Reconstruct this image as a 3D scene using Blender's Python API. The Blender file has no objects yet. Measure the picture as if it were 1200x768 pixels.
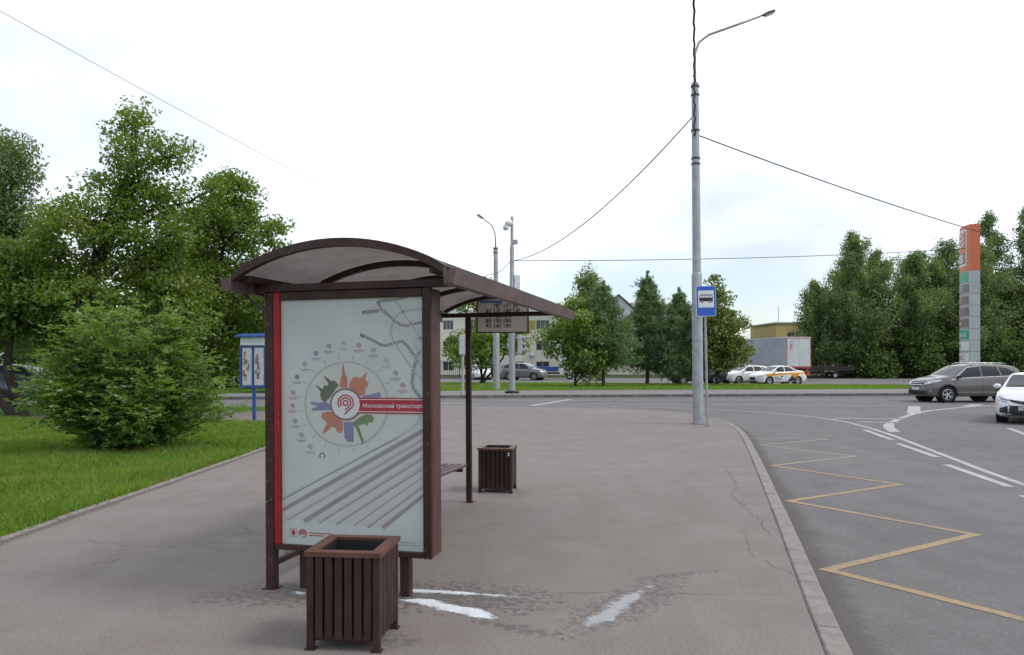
import bpy, bmesh, math, random
import numpy as np
from mathutils import Vector, Matrix

SC = bpy.context.scene
COL = SC.collection
R = math.radians
PI = math.pi

# ---------------------------------------------------------------- camera
cam_d = bpy.data.cameras.new('camera')
cam_d.sensor_width = 36.0
cam_d.lens = 27.0
cam_d.shift_y = 41.0 / 1200.0
cam_d.clip_start = 0.05
cam_d.clip_end = 3000.0
cam = bpy.data.objects.new('camera', cam_d)
COL.objects.link(cam)
cam.location = (0, 0, 1.65)
cam.rotation_euler = (R(90), 0, 0)
SC.camera = cam

# ---------------------------------------------------------------- sky and sun (bright broken overcast)
SUN_EL, SUN_AZ = 52.0, 100.0          # azimuth clockwise from +Y (view direction)
world = bpy.data.worlds.new('World')
SC.world = world
world.use_nodes = True
wn, wl = world.node_tree.nodes, world.node_tree.links
wn.clear()
w_out = wn.new('ShaderNodeOutputWorld')
w_sky = wn.new('ShaderNodeTexSky')
w_sky.sky_type = 'NISHITA'
w_sky.sun_disc = False
w_sky.sun_elevation = R(SUN_EL)
w_sky.sun_rotation = R(SUN_AZ)
w_sky.dust_density = 1.5
w_b1 = wn.new('ShaderNodeBackground'); w_b1.inputs[1].default_value = 0.15
wl.new(w_sky.outputs[0], w_b1.inputs[0])
w_tc = wn.new('ShaderNodeTexCoord')
w_map = wn.new('ShaderNodeMapping')
w_map.inputs['Location'].default_value = (7.3, 2.1, 0.9)
w_map.inputs['Scale'].default_value = (1.0, 1.0, 2.2)
wl.new(w_tc.outputs['Generated'], w_map.inputs[0])
w_n1 = wn.new('ShaderNodeTexNoise')
w_n1.inputs['Scale'].default_value = 1.2
w_n1.inputs['Detail'].default_value = 7
w_n1.inputs['Roughness'].default_value = 0.55
w_n1.inputs['Distortion'].default_value = 0.3
wl.new(w_map.outputs[0], w_n1.inputs['Vector'])
w_r1 = wn.new('ShaderNodeValToRGB')            # cloud cover
w_r1.color_ramp.elements[0].position = 0.36
w_r1.color_ramp.elements[0].color = (0.15, 0.15, 0.15, 1)
w_r1.color_ramp.elements[1].position = 0.58
w_r1.color_ramp.elements[1].color = (1, 1, 1, 1)
wl.new(w_n1.outputs['Fac'], w_r1.inputs[0])
w_n2 = wn.new('ShaderNodeTexNoise')
w_n2.inputs['Scale'].default_value = 2.2
w_n2.inputs['Detail'].default_value = 6
wl.new(w_map.outputs[0], w_n2.inputs['Vector'])
w_r2 = wn.new('ShaderNodeValToRGB')            # cloud brightness
w_r2.color_ramp.elements[0].position = 0.30
w_r2.color_ramp.elements[0].color = (0.42, 0.48, 0.57, 1)
w_r2.color_ramp.elements[1].position = 0.74
w_r2.color_ramp.elements[1].color = (1.0, 1.0, 1.0, 1)
wl.new(w_n2.outputs['Fac'], w_r2.inputs[0])
w_b2 = wn.new('ShaderNodeBackground'); w_b2.inputs[1].default_value = 1.32
wl.new(w_r2.outputs[0], w_b2.inputs[0])
w_mix = wn.new('ShaderNodeMixShader')
wl.new(w_r1.outputs[0], w_mix.inputs[0])
wl.new(w_b1.outputs[0], w_mix.inputs[1])
wl.new(w_b2.outputs[0], w_mix.inputs[2])
wl.new(w_mix.outputs[0], w_out.inputs[0])

sun_d = bpy.data.lights.new('sun', 'SUN')
sun_d.energy = 1.1
sun_d.angle = R(14)
sun_d.color = (1.0, 0.96, 0.9)
sun = bpy.data.objects.new('sun', sun_d)
COL.objects.link(sun)
_a, _e = R(SUN_AZ), R(SUN_EL)
sun_dir = Vector((math.sin(_a) * math.cos(_e), math.cos(_a) * math.cos(_e), math.sin(_e)))
sun.rotation_euler = sun_dir.to_track_quat('Z', 'Y').to_euler()
sun.location = (0, 0, 40)

SC.view_settings.view_transform = 'Standard'
SC.view_settings.look = 'None'
SC.view_settings.exposure = 0.5
SC.view_settings.gamma = 1.0
SC.view_settings.use_curve_mapping = False
SC.render.engine = 'CYCLES'
SC.cycles.use_denoising = True
SC.cycles.max_bounces = 8
SC.cycles.transparent_max_bounces = 12

# ---------------------------------------------------------------- materials
def new_mat(name):
    m = bpy.data.materials.new(name); m.use_nodes = True
    nt = m.node_tree; nt.nodes.clear()
    out = nt.nodes.new('ShaderNodeOutputMaterial')
    b = nt.nodes.new('ShaderNodeBsdfPrincipled')
    nt.links.new(b.outputs[0], out.inputs[0])
    return m, nt, b, out

def node(nt, kind, **kw):
    n = nt.nodes.new(kind)
    for k, v in kw.items():
        if k in n.inputs: n.inputs[k].default_value = v
        else: setattr(n, k, v)
    return n

def rgba(c): return (c[0], c[1], c[2], 1.0)

def ramp(nt, src, p0, p1, c0=(0, 0, 0), c1=(1, 1, 1)):
    r = nt.nodes.new('ShaderNodeValToRGB')
    r.color_ramp.elements[0].position = p0; r.color_ramp.elements[0].color = rgba(c0)
    r.color_ramp.elements[1].position = p1; r.color_ramp.elements[1].color = rgba(c1)
    nt.links.new(src, r.inputs[0])
    return r.outputs[0]

def mixc(nt, fac, a, b, blend='MIX'):
    m = nt.nodes.new('ShaderNodeMix'); m.data_type = 'RGBA'; m.blend_type = blend
    for sock, v in ((m.inputs[0], fac), (m.inputs[6], a), (m.inputs[7], b)):
        if hasattr(v, 'is_output') or isinstance(v, bpy.types.NodeSocket): nt.links.new(v, sock)
        elif isinstance(v, (int, float)): sock.default_value = v
        else: sock.default_value = rgba(v)
    return m.outputs[2]

def math_n(nt, op, a, b=None, clamp=False):
    m = nt.nodes.new('ShaderNodeMath'); m.operation = op; m.use_clamp = clamp
    for i, v in enumerate((a, b)):
        if v is None: continue
        if isinstance(v, bpy.types.NodeSocket): nt.links.new(v, m.inputs[i])
        else: m.inputs[i].default_value = v
    return m.outputs[0]

def noise(nt, vec, scale, detail=4, rough=0.55, dist=0.0):
    n = node(nt, 'ShaderNodeTexNoise', Scale=scale, Detail=detail, Roughness=rough, Distortion=dist)
    nt.links.new(vec, n.inputs['Vector'])
    return n.outputs['Fac']

def bump(nt, b, src, strength, dist):
    bp = node(nt, 'ShaderNodeBump', Strength=strength, Distance=dist)
    nt.links.new(src, bp.inputs['Height'])
    nt.links.new(bp.outputs[0], b.inputs['Normal'])

def obj_vec(nt):
    tc = node(nt, 'ShaderNodeTexCoord'); oi = nt.nodes.new('ShaderNodeObjectInfo')
    vm = node(nt, 'ShaderNodeVectorMath', operation='MULTIPLY_ADD')
    cb = nt.nodes.new('ShaderNodeCombineXYZ')
    for k in range(3): nt.links.new(oi.outputs['Random'], cb.inputs[k])
    nt.links.new(cb.outputs[0], vm.inputs[0]); vm.inputs[1].default_value = (37.0, 19.0, 23.0); nt.links.new(tc.outputs['Object'], vm.inputs[2])
    return vm.outputs[0]

def M(name, col, rough=0.6, metal=0.0, var=0.12, scale=6.0, bump_s=0.0, bump_scale=60.0, coat=0.0, spec=0.5, col2=None):
    """plain painted / stone / plastic surface with uneven tone and a little relief"""
    m, nt, b, out = new_mat(name)
    v = obj_vec(nt)
    f = noise(nt, v, scale, 6, 0.6)
    f = ramp(nt, f, 0.3, 0.7)
    c2 = col2 if col2 else tuple(c * (1 - 2.2 * var) for c in col)
    c1 = col if col2 else tuple(min(1, c * (1 + var)) for c in col)
    cc = mixc(nt, f, c2, c1)
    nt.links.new(cc, b.inputs['Base Color'])
    b.inputs['Roughness'].default_value = rough
    b.inputs['Metallic'].default_value = metal
    b.inputs['Specular IOR Level'].default_value = spec
    b.inputs['Coat Weight'].default_value = coat
    b.inputs['Coat Roughness'].default_value = 0.05
    if bump_s:
        bump(nt, b, noise(nt, v, bump_scale, 3), bump_s, 0.004)
    return m

def asphalt(name, dark, light, grain=260.0, stain=0.25, crack=0.5, dirt=(0.10, 0.085, 0.075), patches=()):
    m, nt, b, out = new_mat(name)
    tc = node(nt, 'ShaderNodeTexCoord'); v = tc.outputs['Object']
    big = ramp(nt, noise(nt, v, 0.22, 5, 0.6, 0.4), 0.32, 0.68)
    mid = ramp(nt, noise(nt, v, 1.7, 6, 0.62, 0.3), 0.3, 0.7)
    fine = noise(nt, v, grain, 2, 0.5)
    c = mixc(nt, math_n(nt, 'MULTIPLY', math_n(nt, 'ADD', big, mid), 0.5), dark, light)
    # aggregate speckle
    sp = ramp(nt, fine, 0.36, 0.66, (0.62, 0.62, 0.62), (1.3, 1.3, 1.3))
    c = mixc(nt, 0.75, c, sp, 'MULTIPLY')
    sp2 = ramp(nt, noise(nt, v, grain * 0.22, 3, 0.6), 0.33, 0.67, (0.82, 0.82, 0.82), (1.14, 1.14, 1.14))
    c = mixc(nt, 0.9, c, sp2, 'MULTIPLY')
    # lengthwise wear streaks
    mp = node(nt, 'ShaderNodeMapping'); mp.inputs['Rotation'].default_value = (0, 0, R(15)); mp.inputs['Scale'].default_value = (3.0, 0.16, 1)
    nt.links.new(v, mp.inputs[0])
    st = ramp(nt, noise(nt, mp.outputs[0], 0.8, 5, 0.6), 0.42, 0.72)
    c = mixc(nt, math_n(nt, 'MULTIPLY', st, stain), c, dirt)
    # small dark spots (gum, oil drips)
    vo = node(nt, 'ShaderNodeTexVoronoi', Scale=2.3); nt.links.new(v, vo.inputs['Vector'])
    spot = ramp(nt, vo.outputs['Distance'], 0.02, 0.045, (1, 1, 1), (0, 0, 0))
    c = mixc(nt, math_n(nt, 'MULTIPLY', spot, 0.45), c, tuple(x * 0.5 for x in dirt))
    # pale grit
    vg = node(nt, 'ShaderNodeTexVoronoi', Scale=16.0); nt.links.new(v, vg.inputs['Vector'])
    gr = ramp(nt, vg.outputs['Distance'], 0.035, 0.07, (1, 1, 1), (0, 0, 0))
    gm = ramp(nt, noise(nt, v, 3.0, 4, 0.7), 0.5, 0.7)
    c = mixc(nt, math_n(nt, 'MULTIPLY', math_n(nt, 'MULTIPLY', gr, gm), 0.8), c, (0.38, 0.36, 0.34))
    # cracks
    wv = node(nt, 'ShaderNodeTexNoise', Scale=2.5, Detail=6); nt.links.new(v, wv.inputs['Vector'])
    vm = node(nt, 'ShaderNodeVectorMath', operation='MULTIPLY_ADD')
    nt.links.new(wv.outputs['Color'], vm.inputs[0]); vm.inputs[1].default_value = (0.55, 0.55, 0.0); nt.links.new(v, vm.inputs[2])
    vc = node(nt, 'ShaderNodeTexVoronoi', Scale=0.21); vc.feature = 'DISTANCE_TO_EDGE'
    nt.links.new(vm.outputs[0], vc.inputs['Vector'])
    cr = ramp(nt, vc.outputs['Distance'], 0.0006, 0.0022, (1, 1, 1), (0, 0, 0))
    crm = ramp(nt, noise(nt, v, 0.5, 3), 0.50, 0.60)
    crf = math_n(nt, 'MULTIPLY', math_n(nt, 'MULTIPLY', cr, crm), crack)
    c = mixc(nt, crf, c, tuple(x * 0.35 for x in dirt))
    rough = ramp(nt, mid, 0.0, 1.0, (0.95, 0.95, 0.95), (0.8, 0.8, 0.8))
    # wet patches: (x, y, rx, ry, angle, amount)
    for (px, py, rx, ry, an, amt) in patches:
        mp2 = node(nt, 'ShaderNodeMapping'); mp2.vector_type = 'TEXTURE'
        mp2.inputs['Location'].default_value = (px, py, 0); mp2.inputs['Rotation'].default_value = (0, 0, an); mp2.inputs['Scale'].default_value = (rx, ry, 50)
        nt.links.new(v, mp2.inputs[0])
        ln = node(nt, 'ShaderNodeVectorMath', operation='LENGTH'); nt.links.new(mp2.outputs[0], ln.inputs[0])
        nz = noise(nt, v, 19.0, 5, 0.62)
        fo = math_n(nt, 'SUBTRACT', nz, math_n(nt, 'MULTIPLY', ln.outputs['Value'], 0.15))
        fo = math_n(nt, 'MULTIPLY', ramp(nt, fo, 0.40, 0.44), ramp(nt, ln.outputs['Value'], 0.95, 1.35, (1, 1, 1), (0, 0, 0)))
        fo = math_n(nt, 'MULTIPLY', fo, amt)
        c = mixc(nt, fo, c, tuple(x * 0.55 for x in dirt))
        rough = mixc(nt, math_n(nt, 'MULTIPLY', fo, 0.6), rough, (0.35, 0.35, 0.35))
    nt.links.new(c, b.inputs['Base Color'])
    nt.links.new(rough, b.inputs['Roughness'])
    b.inputs['Specular IOR Level'].default_value = 0.35
    h = math_n(nt, 'SUBTRACT', math_n(nt, 'ADD', fine, math_n(nt, 'MULTIPLY', mid, 0.4)), math_n(nt, 'MULTIPLY', crf, 1.5))
    bump(nt, b, h, 0.5, 0.006)
    return m

def road_paint(name, col, wear=0.5, asph=(0.13, 0.125, 0.12)):
    m, nt, b, out = new_mat(name)
    tc = node(nt, 'ShaderNodeTexCoord'); v = tc.outputs['Object']
    n1 = noise(nt, v, 14.0, 8, 0.7)
    f = ramp(nt, n1, wear - 0.1, wear + 0.12)
    f2 = ramp(nt, noise(nt, v, 0.9, 3), 0.3, 0.75, (0.25, 0.25, 0.25), (0.9, 0.9, 0.9))
    fac = math_n(nt, 'MULTIPLY', f, f2)
    c = mixc(nt, fac, col, asph)
    nt.links.new(c, b.inputs['Base Color']); b.inputs['Roughness'].default_value = 0.7
    bump(nt, b, noise(nt, v, 220, 2), 0.4, 0.004)
    return m

def leaf_mat(name, dark, light, trans=0.35, alt=None):
    m = bpy.data.materials.new(name); m.use_nodes = True
    nt = m.node_tree; nt.nodes.clear()
    out = nt.nodes.new('ShaderNodeOutputMaterial')
    g = nt.nodes.new('ShaderNodeNewGeometry')
    tc = node(nt, 'ShaderNodeTexCoord')
    big = ramp(nt, noise(nt, tc.outputs['Object'], 0.9, 3), 0.35, 0.65)
    f = math_n(nt, 'ADD', math_n(nt, 'MULTIPLY', g.outputs['Random Per Island'], 0.6), math_n(nt, 'MULTIPLY', big, 0.4))
    c = mixc(nt, f, dark, light)
    if alt:
        am = math_n(nt, 'MULTIPLY', ramp(nt, noise(nt, tc.outputs['Object'], 0.6, 2), 0.5, 0.62), 0.6)
        c = mixc(nt, am, c, alt)
    d = nt.nodes.new('ShaderNodeBsdfDiffuse'); t = nt.nodes.new('ShaderNodeBsdfTranslucent'); gl = nt.nodes.new('ShaderNodeBsdfGlossy')
    gl.inputs['Roughness'].default_value = 0.45
    nt.links.new(c, d.inputs[0])
    c2 = mixc(nt, 0.6, c, (min(1, light[0] * 1.6), min(1, light[1] * 1.5), light[2] * 0.6))
    nt.links.new(c2, t.inputs[0])
    m1 = nt.nodes.new('ShaderNodeMixShader'); m1.inputs[0].default_value = trans
    nt.links.new(d.outputs[0], m1.inputs[1]); nt.links.new(t.outputs[0], m1.inputs[2])
    m2 = nt.nodes.new('ShaderNodeMixShader'); m2.inputs[0].default_value = 0.05
    nt.links.new(m1.outputs[0], m2.inputs[1]); nt.links.new(gl.outputs[0], m2.inputs[2])
    nt.links.new(m2.outputs[0], out.inputs[0])
    return m

def worn_paint(name, col, chip=(0.30, 0.25, 0.22), amount=0.62, rough=0.45, var=0.2):
    m, nt, b, out = new_mat(name)
    v = obj_vec(nt)
    f = ramp(nt, noise(nt, v, 5.0, 6, 0.6), 0.3, 0.7)
    c = mixc(nt, f, tuple(x * (1 - 1.6 * var) for x in col), tuple(x * (1 + var) for x in col))
    dust = ramp(nt, noise(nt, v, 2.0, 5), 0.45, 0.75)
    c = mixc(nt, math_n(nt, 'MULTIPLY', dust, 0.07), c, (0.22, 0.19, 0.17))
    ch = ramp(nt, noise(nt, v, 55.0, 5, 0.7), amount + 0.06, amount + 0.10)
    c = mixc(nt, ch, c, chip)
    nt.links.new(c, b.inputs['Base Color'])
    b.inputs['Specular IOR Level'].default_value = 0.28
    rr = ramp(nt, noise(nt, v, 9.0, 4), 0.3, 0.7, (rough - .1,) * 3, (rough + .15,) * 3)
    nt.links.new(rr, b.inputs['Roughness'])
    bump(nt, b, noise(nt, v, 40, 4), 0.12, 0.004)
    return m

def glass_dark(name, col=(0.02, 0.025, 0.028), rough=0.03):
    m, nt, b, out = new_mat(name)
    b.inputs['Base Color'].default_value = rgba(col); b.inputs['Roughness'].default_value = rough
    b.inputs['Specular IOR Level'].default_value = 0.5
    return m

def clear_glass(name, tint=(0.85, 0.9, 0.88), refl=0.09):
    m = bpy.data.materials.new(name); m.use_nodes = True
    nt = m.node_tree; nt.nodes.clear(); out = nt.nodes.new('ShaderNodeOutputMaterial')
    t = nt.nodes.new('ShaderNodeBsdfTransparent'); t.inputs[0].default_value = rgba(tint)
    g = nt.nodes.new('ShaderNodeBsdfGlossy'); g.inputs['Roughness'].default_value = 0.02
    mx = nt.nodes.new('ShaderNodeMixShader'); mx.inputs[0].default_value = refl
    nt.links.new(t.outputs[0], mx.inputs[1]); nt.links.new(g.outputs[0], mx.inputs[2]); nt.links.new(mx.outputs[0], out.inputs[0])
    return m

MT = {}
MT['walk'] = asphalt('footway asphalt', (0.182, 0.153, 0.138), (0.238, 0.205, 0.188), 200, 0.18, 0.45, (0.125, 0.106, 0.096),
                     patches=[(-0.40, 5.40, 0.85, 0.42, -0.15, 0.72), (0.80, 5.28, 0.85, 0.26, 0.9, 0.6), (-1.55, 5.45, 0.75, 0.30, 0.1, 0.6),
                              (0.05, 4.75, 0.40, 0.09, -0.5, 0.6), (1.25, 5.95, 0.45, 0.07, 0.35, 0.55), (-0.7, 4.55, 0.22, 0.12, 0, 0.4)])
MT['road'] = asphalt('road asphalt', (0.125, 0.118, 0.115), (0.172, 0.163, 0.158), 130, 0.25, 0.3, (0.085, 0.08, 0.078))
MT['road2'] = asphalt('side street asphalt', (0.13, 0.122, 0.118), (0.18, 0.168, 0.162), 90, 0.2, 0.1)
MT['farwalk'] = asphalt('far footway asphalt', (0.19, 0.172, 0.165), (0.24, 0.218, 0.208), 90, 0.2, 0.1)
MT['kerb'] = M('kerb concrete', (0.235, 0.205, 0.185), 0.9, var=0.13, scale=9, bump_s=0.5, bump_scale=70)
MT['kerb2'] = M('far kerb granite', (0.155, 0.145, 0.14), 0.9, var=0.2, scale=3, bump_s=0.3)
MT['mortar'] = M('kerb bed mortar', (0.09, 0.082, 0.075), 0.95, var=0.2, scale=20)
MT['white_line'] = road_paint('worn white road paint', (0.45, 0.435, 0.41), 0.465)
MT['yellow_line'] = road_paint('worn ochre road paint', (0.36, 0.235, 0.10), 0.455)
MT['yellow_faded'] = road_paint('faded ochre road paint', (0.34, 0.27, 0.18), 0.45)
def lawn_material(name, a, b2, soil=(0.07, 0.055, 0.035), sc=1.0):
    m, nt, b, out = new_mat(name)
    tc = node(nt, 'ShaderNodeTexCoord'); v = tc.outputs['Object']
    f = ramp(nt, noise(nt, v, 0.35 * sc, 5, 0.6), 0.3, 0.7)
    c = mixc(nt, f, a, b2)
    f2 = ramp(nt, noise(nt, v, 22.0 * sc, 6, 0.7), 0.35, 0.7, (0.55, 0.55, 0.55), (1.25, 1.25, 1.25))
    c = mixc(nt, 0.9, c, f2, 'MULTIPLY')
    f3 = math_n(nt, 'MULTIPLY', ramp(nt, noise(nt, v, 1.3 * sc, 6, 0.7), 0.62, 0.72), 0.5)
    c = mixc(nt, f3, c, soil)
    nt.links.new(c, b.inputs['Base Color']); b.inputs['Roughness'].default_value = 0.95; b.inputs['Specular IOR Level'].default_value = 0.1
    bump(nt, b, noise(nt, v, 60 * sc, 4, 0.7), 0.9, 0.03)
    return m
MT['lawn'] = lawn_material('lawn', (0.08, 0.15, 0.018), (0.12, 0.215, 0.026))
MT['farlawn'] = lawn_material('far lawn', (0.085, 0.165, 0.02), (0.125, 0.225, 0.03))
MT['ground'] = lawn_material('rough ground', (0.05, 0.07, 0.025), (0.075, 0.09, 0.04))
MT['blade'] = leaf_mat('grass blade', (0.10, 0.195, 0.016), (0.20, 0.335, 0.03), 0.45, (0.24, 0.26, 0.06))
MT['brown'] = worn_paint('dark brown painted steel', (0.044, 0.0175, 0.0135), amount=0.585)
MT['brown_red'] = worn_paint('reddish brown painted steel', (0.085, 0.036, 0.027), amount=0.62)
MT['brown_gutter'] = worn_paint('weathered brown gutter', (0.125, 0.085, 0.078), (0.25, 0.2, 0.18), 0.66, 0.5)
MT['brown_wood'] = worn_paint('brown stained slat', (0.040, 0.0175, 0.014), (0.2, 0.15, 0.13), 0.68, 0.5)
MT['bin_top'] = worn_paint('worn brown bin rim', (0.115, 0.052, 0.037), (0.35, 0.28, 0.24), 0.6, 0.5)
MT['red_paint'] = worn_paint('chipped red paint', (0.32, 0.016, 0.02), (0.5, 0.42, 0.38), 0.6)
MT['black'] = M('black plastic', (0.012, 0.011, 0.011), 0.6, var=0.1)
MT['galv'] = M('galvanised steel', (0.36, 0.375, 0.385), 0.5, 0.35, var=0.12, scale=4, bump_s=0.1)
MT['galv2'] = M('grey steel', (0.33, 0.34, 0.345), 0.5, 0.3, var=0.1, scale=3)
MT['darkmetal'] = M('dark grey metal', (0.06, 0.06, 0.062), 0.5, 0.4)
MT['wire'] = M('black cable', (0.025, 0.022, 0.022), 0.6)
MT['lampgrey'] = M('lamp housing grey', (0.17, 0.15, 0.14), 0.5)
MT['lens'] = M('lamp lens', (0.7, 0.7, 0.68), 0.2)
MT['signblue'] = M('sign blue', (0.012, 0.10, 0.47), 0.35, var=0.03)
MT['signwhite'] = M('sign white', (0.66, 0.68, 0.68), 0.4, var=0.05)
MT['boardblue'] = M('blue painted board frame', (0.02, 0.085, 0.30), 0.45, var=0.12)
MT['paper'] = M('notice paper', (0.60, 0.60, 0.58), 0.8, var=0.1, scale=8)
MT['ink'] = M('printed black', (0.02, 0.02, 0.022), 0.7)
MT['foam'] = M('white soap foam', (0.78, 0.79, 0.80), 0.55, var=0.05, scale=14, bump_s=0.6, bump_scale=50)
MT['bark'] = M('dark bark', (0.045, 0.034, 0.026), 0.95, var=0.3, scale=9, bump_s=0.9, bump_scale=25)
MT['pinebark'] = M('pine bark', (0.10, 0.07, 0.05), 0.95, var=0.3, scale=9, bump_s=0.9, bump_scale=25)
MT['birchbark'] = M('birch bark', (0.5, 0.48, 0.45), 0.8, col2=(0.06, 0.055, 0.05), scale=3, bump_s=0.4, bump_scale=25)

# ---------------------------------------------------------------- mesh helpers
class MB:
    """collects shapes, then links them as ONE mesh object"""
    def __init__(s): s.v = []; s.f = []; s.mi = []; s.cur = 0
    def add(s, vs, fs):
        o = len(s.v)
        s.v += [tuple(p) for p in vs]
        s.f += [tuple(i + o for i in f) for f in fs]
        s.mi += [s.cur] * len(fs)
    def box(s, x0, x1, y0, y1, z0, z1, bev=0.0):
        if bev <= 0:
            v = [(x, y, z) for z in (z0, z1) for y in (y0, y1) for x in (x0, x1)]
            s.add(v, [(0, 2, 3, 1), (4, 5, 7, 6), (0, 1, 5, 4), (2, 6, 7, 3), (0, 4, 6, 2), (1, 3, 7, 5)])
            return
        bm = bmesh.new()
        bmesh.ops.create_cube(bm, size=1)
        for q in bm.verts:
            q.co = Vector(((x0 + x1) / 2 + q.co.x * (x1 - x0), (y0 + y1) / 2 + q.co.y * (y1 - y0), (z0 + z1) / 2 + q.co.z * (z1 - z0)))
        bmesh.ops.bevel(bm, geom=bm.edges[:] , offset=bev, segments=1, affect='EDGES')
        s.bm(bm)
    def bm(s, bm, mtx=None):
        bm.verts.ensure_lookup_table(); bm.verts.index_update()
        vs = [(mtx @ q.co) if mtx else q.co.copy() for q in bm.verts]
        s.add(vs, [tuple(q.index for q in f.verts) for f in bm.faces]); bm.free()
    def xbox(s, mtx, sx, sy, sz):
        v = [mtx @ Vector((x * sx / 2, y * sy / 2, z * sz / 2)) for z in (-1, 1) for y in (-1, 1) for x in (-1, 1)]
        s.add(v, [(0, 2, 3, 1), (4, 5, 7, 6), (0, 1, 5, 4), (2, 6, 7, 3), (0, 4, 6, 2), (1, 3, 7, 5)])
    def bar(s, a, b, w, h, up=(0, 0, 1)):
        a, b = Vector(a), Vector(b); d = (b - a); L = d.length; d.normalize()
        u = Vector(up); x = d.cross(u)
        if x.length < 1e-5: x = d.cross(Vector((1, 0, 0)))
        x.normalize(); z = x.cross(d)
        mt = Matrix((x, d, z)).transposed().to_4x4(); mt.translation = (a + b) / 2
        s.xbox(mt, w, L, h)
    def tube(s, pts, rad, n=8, cap=True):
        pts = [Vector(p) for p in pts]
        if not hasattr(rad, '__len__'): rad = [rad] * len(pts)
        o = len(s.v); vs = []; fs = []
        ref = None
        for i, p in enumerate(pts):
            d = (pts[min(i + 1, len(pts) - 1)] - pts[max(i - 1, 0)])
            if d.length < 1e-9: d = Vector((0, 0, 1))
            d.normalize()
            if ref is None:
                ref = d.cross(Vector((0, 0, 1)))
                if ref.length < 1e-3: ref = Vector((1, 0, 0))
            ref = (ref - d * ref.dot(d)); ref.normalize()
            y = d.cross(ref)
            for k in range(n):
                a = 2 * PI * k / n
                vs.append(p + (ref * math.cos(a) + y * math.sin(a)) * rad[i])
        for i in range(len(pts) - 1):
            for k in range(n):
                k2 = (k + 1) % n
                fs.append((i * n + k, i * n + k2, (i + 1) * n + k2, (i + 1) * n + k))
        if cap:
            fs.append(tuple(reversed(range(n)))); fs.append(tuple((len(pts) - 1) * n + k for k in range(n)))
        s.add(vs, fs)
    def lathe(s, prof, n=24, mtx=None, cap=True):
        """prof: (radius, height) pairs, turned about local Z"""
        vs = []; fs = []
        for (r, z) in prof:
            for k in range(n):
                a = 2 * PI * k / n
                p = Vector((r * math.cos(a), r * math.sin(a), z)); vs.append(mtx @ p if mtx else p)
        for i in range(len(prof) - 1):
            for k in range(n):
                k2 = (k + 1) % n
                fs.append((i * n + k, i * n + k2, (i + 1) * n + k2, (i + 1) * n + k))
        if cap and prof[0][0] > 1e-6: fs.append(tuple(reversed(range(n))))
        if cap and prof[-1][0] > 1e-6: fs.append(tuple((len(prof) - 1) * n + k for k in range(n)))
        s.add(vs, fs)
    def prism(s, poly, z0, z1):
        n = len(poly)
        a = sum(poly[i][0] * poly[(i + 1) % n][1] - poly[(i + 1) % n][0] * poly[i][1] for i in range(n))
        if a < 0: poly = poly[::-1]
        vs = [(p[0], p[1], z0) for p in poly] + [(p[0], p[1], z1) for p in poly]
        fs = [tuple(reversed(range(n))), tuple(range(n, 2 * n))] + [(i, (i + 1) % n, n + (i + 1) % n, n + i) for i in range(n)]
        s.add(vs, fs)
    def grid(s, P):
        """P: rows of points -> quad patch"""
        nr, nc = len(P), len(P[0])
        s.add([p for row in P for p in row], [(i * nc + j, i * nc + j + 1, (i + 1) * nc + j + 1, (i + 1) * nc + j) for i in range(nr - 1) for j in range(nc - 1)])
    def ball(s, c, r, seg=12, mtx=None):
        bm = bmesh.new(); bmesh.ops.create_uvsphere(bm, u_segments=seg, v_segments=max(6, seg // 2), radius=1)
        r = r if hasattr(r, '__len__') else (r, r, r)
        for q in bm.verts: q.co = Vector((c[0] + q.co.x * r[0], c[1] + q.co.y * r[1], c[2] + q.co.z * r[2]))
        s.bm(bm, mtx)
    def xform(s, mtx, start=0):
        s.v[start:] = [tuple(mtx @ Vector(p)) for p in s.v[start:]]
    def mesh(s, name, smooth=False):
        me = bpy.data.meshes.new(name)
        me.from_pydata(s.v, [], s.f)
        if any(s.mi): me.polygons.foreach_set('material_index', s.mi)
        if smooth: me.polygons.foreach_set('use_smooth', [True] * len(s.f))
        me.update()
        return me
    def build(s, name, mats, parent=None, smooth=False, loc=None, autosmooth=None):
        me = s.mesh(name, smooth)
        for m in (mats if isinstance(mats, (list, tuple)) else [mats]):
            me.materials.append(MT[m] if isinstance(m, str) else m)
        if autosmooth is not None:
            try: me.set_sharp_from_angle(angle=R(autosmooth))
            except Exception: pass
        o = bpy.data.objects.new(name, me); COL.objects.link(o)
        if parent is not None: o.parent = parent
        if loc is not None: o.location = loc
        return o

def tag(o, label=None, cat=None, group=None, kind=None):
    if label: o['label'] = label
    if cat: o['category'] = cat
    if group: o['group'] = group
    if kind: o['kind'] = kind
    return o

def empty(name, loc=(0, 0, 0), rz=0.0, label=None, cat=None, group=None):
    e = bpy.data.objects.new(name, None); COL.objects.link(e)
    e.empty_display_size = 0.2
    e.location = loc; e.rotation_euler = (0, 0, rz)
    return tag(e, label, cat, group)

def copy_tree(o, parent=None):
    c = o.copy(); COL.objects.link(c)
    if parent is not None: c.parent = parent
    for ch in [q for q in bpy.data.objects if q.parent is o]:
        copy_tree(ch, c)
    return c

def np_mesh(name, V, quads):
    V = np.asarray(V, dtype=np.float32); Q = np.asarray(quads, dtype=np.int32)
    me = bpy.data.meshes.new(name)
    me.vertices.add(len(V)); me.vertices.foreach_set('co', V.ravel())
    me.loops.add(Q.size); me.loops.foreach_set('vertex_index', Q.ravel())
    me.polygons.add(len(Q)); me.polygons.foreach_set('loop_start', np.arange(len(Q), dtype=np.int32) * Q.shape[1])
    me.update(calc_edges=True)
    return me

def np_obj(name, me, mat, parent=None):
    me.materials.append(MT[mat] if isinstance(mat, str) else mat)
    o = bpy.data.objects.new(name, me); COL.objects.link(o)
    if parent is not None: o.parent = parent
    return o

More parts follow.
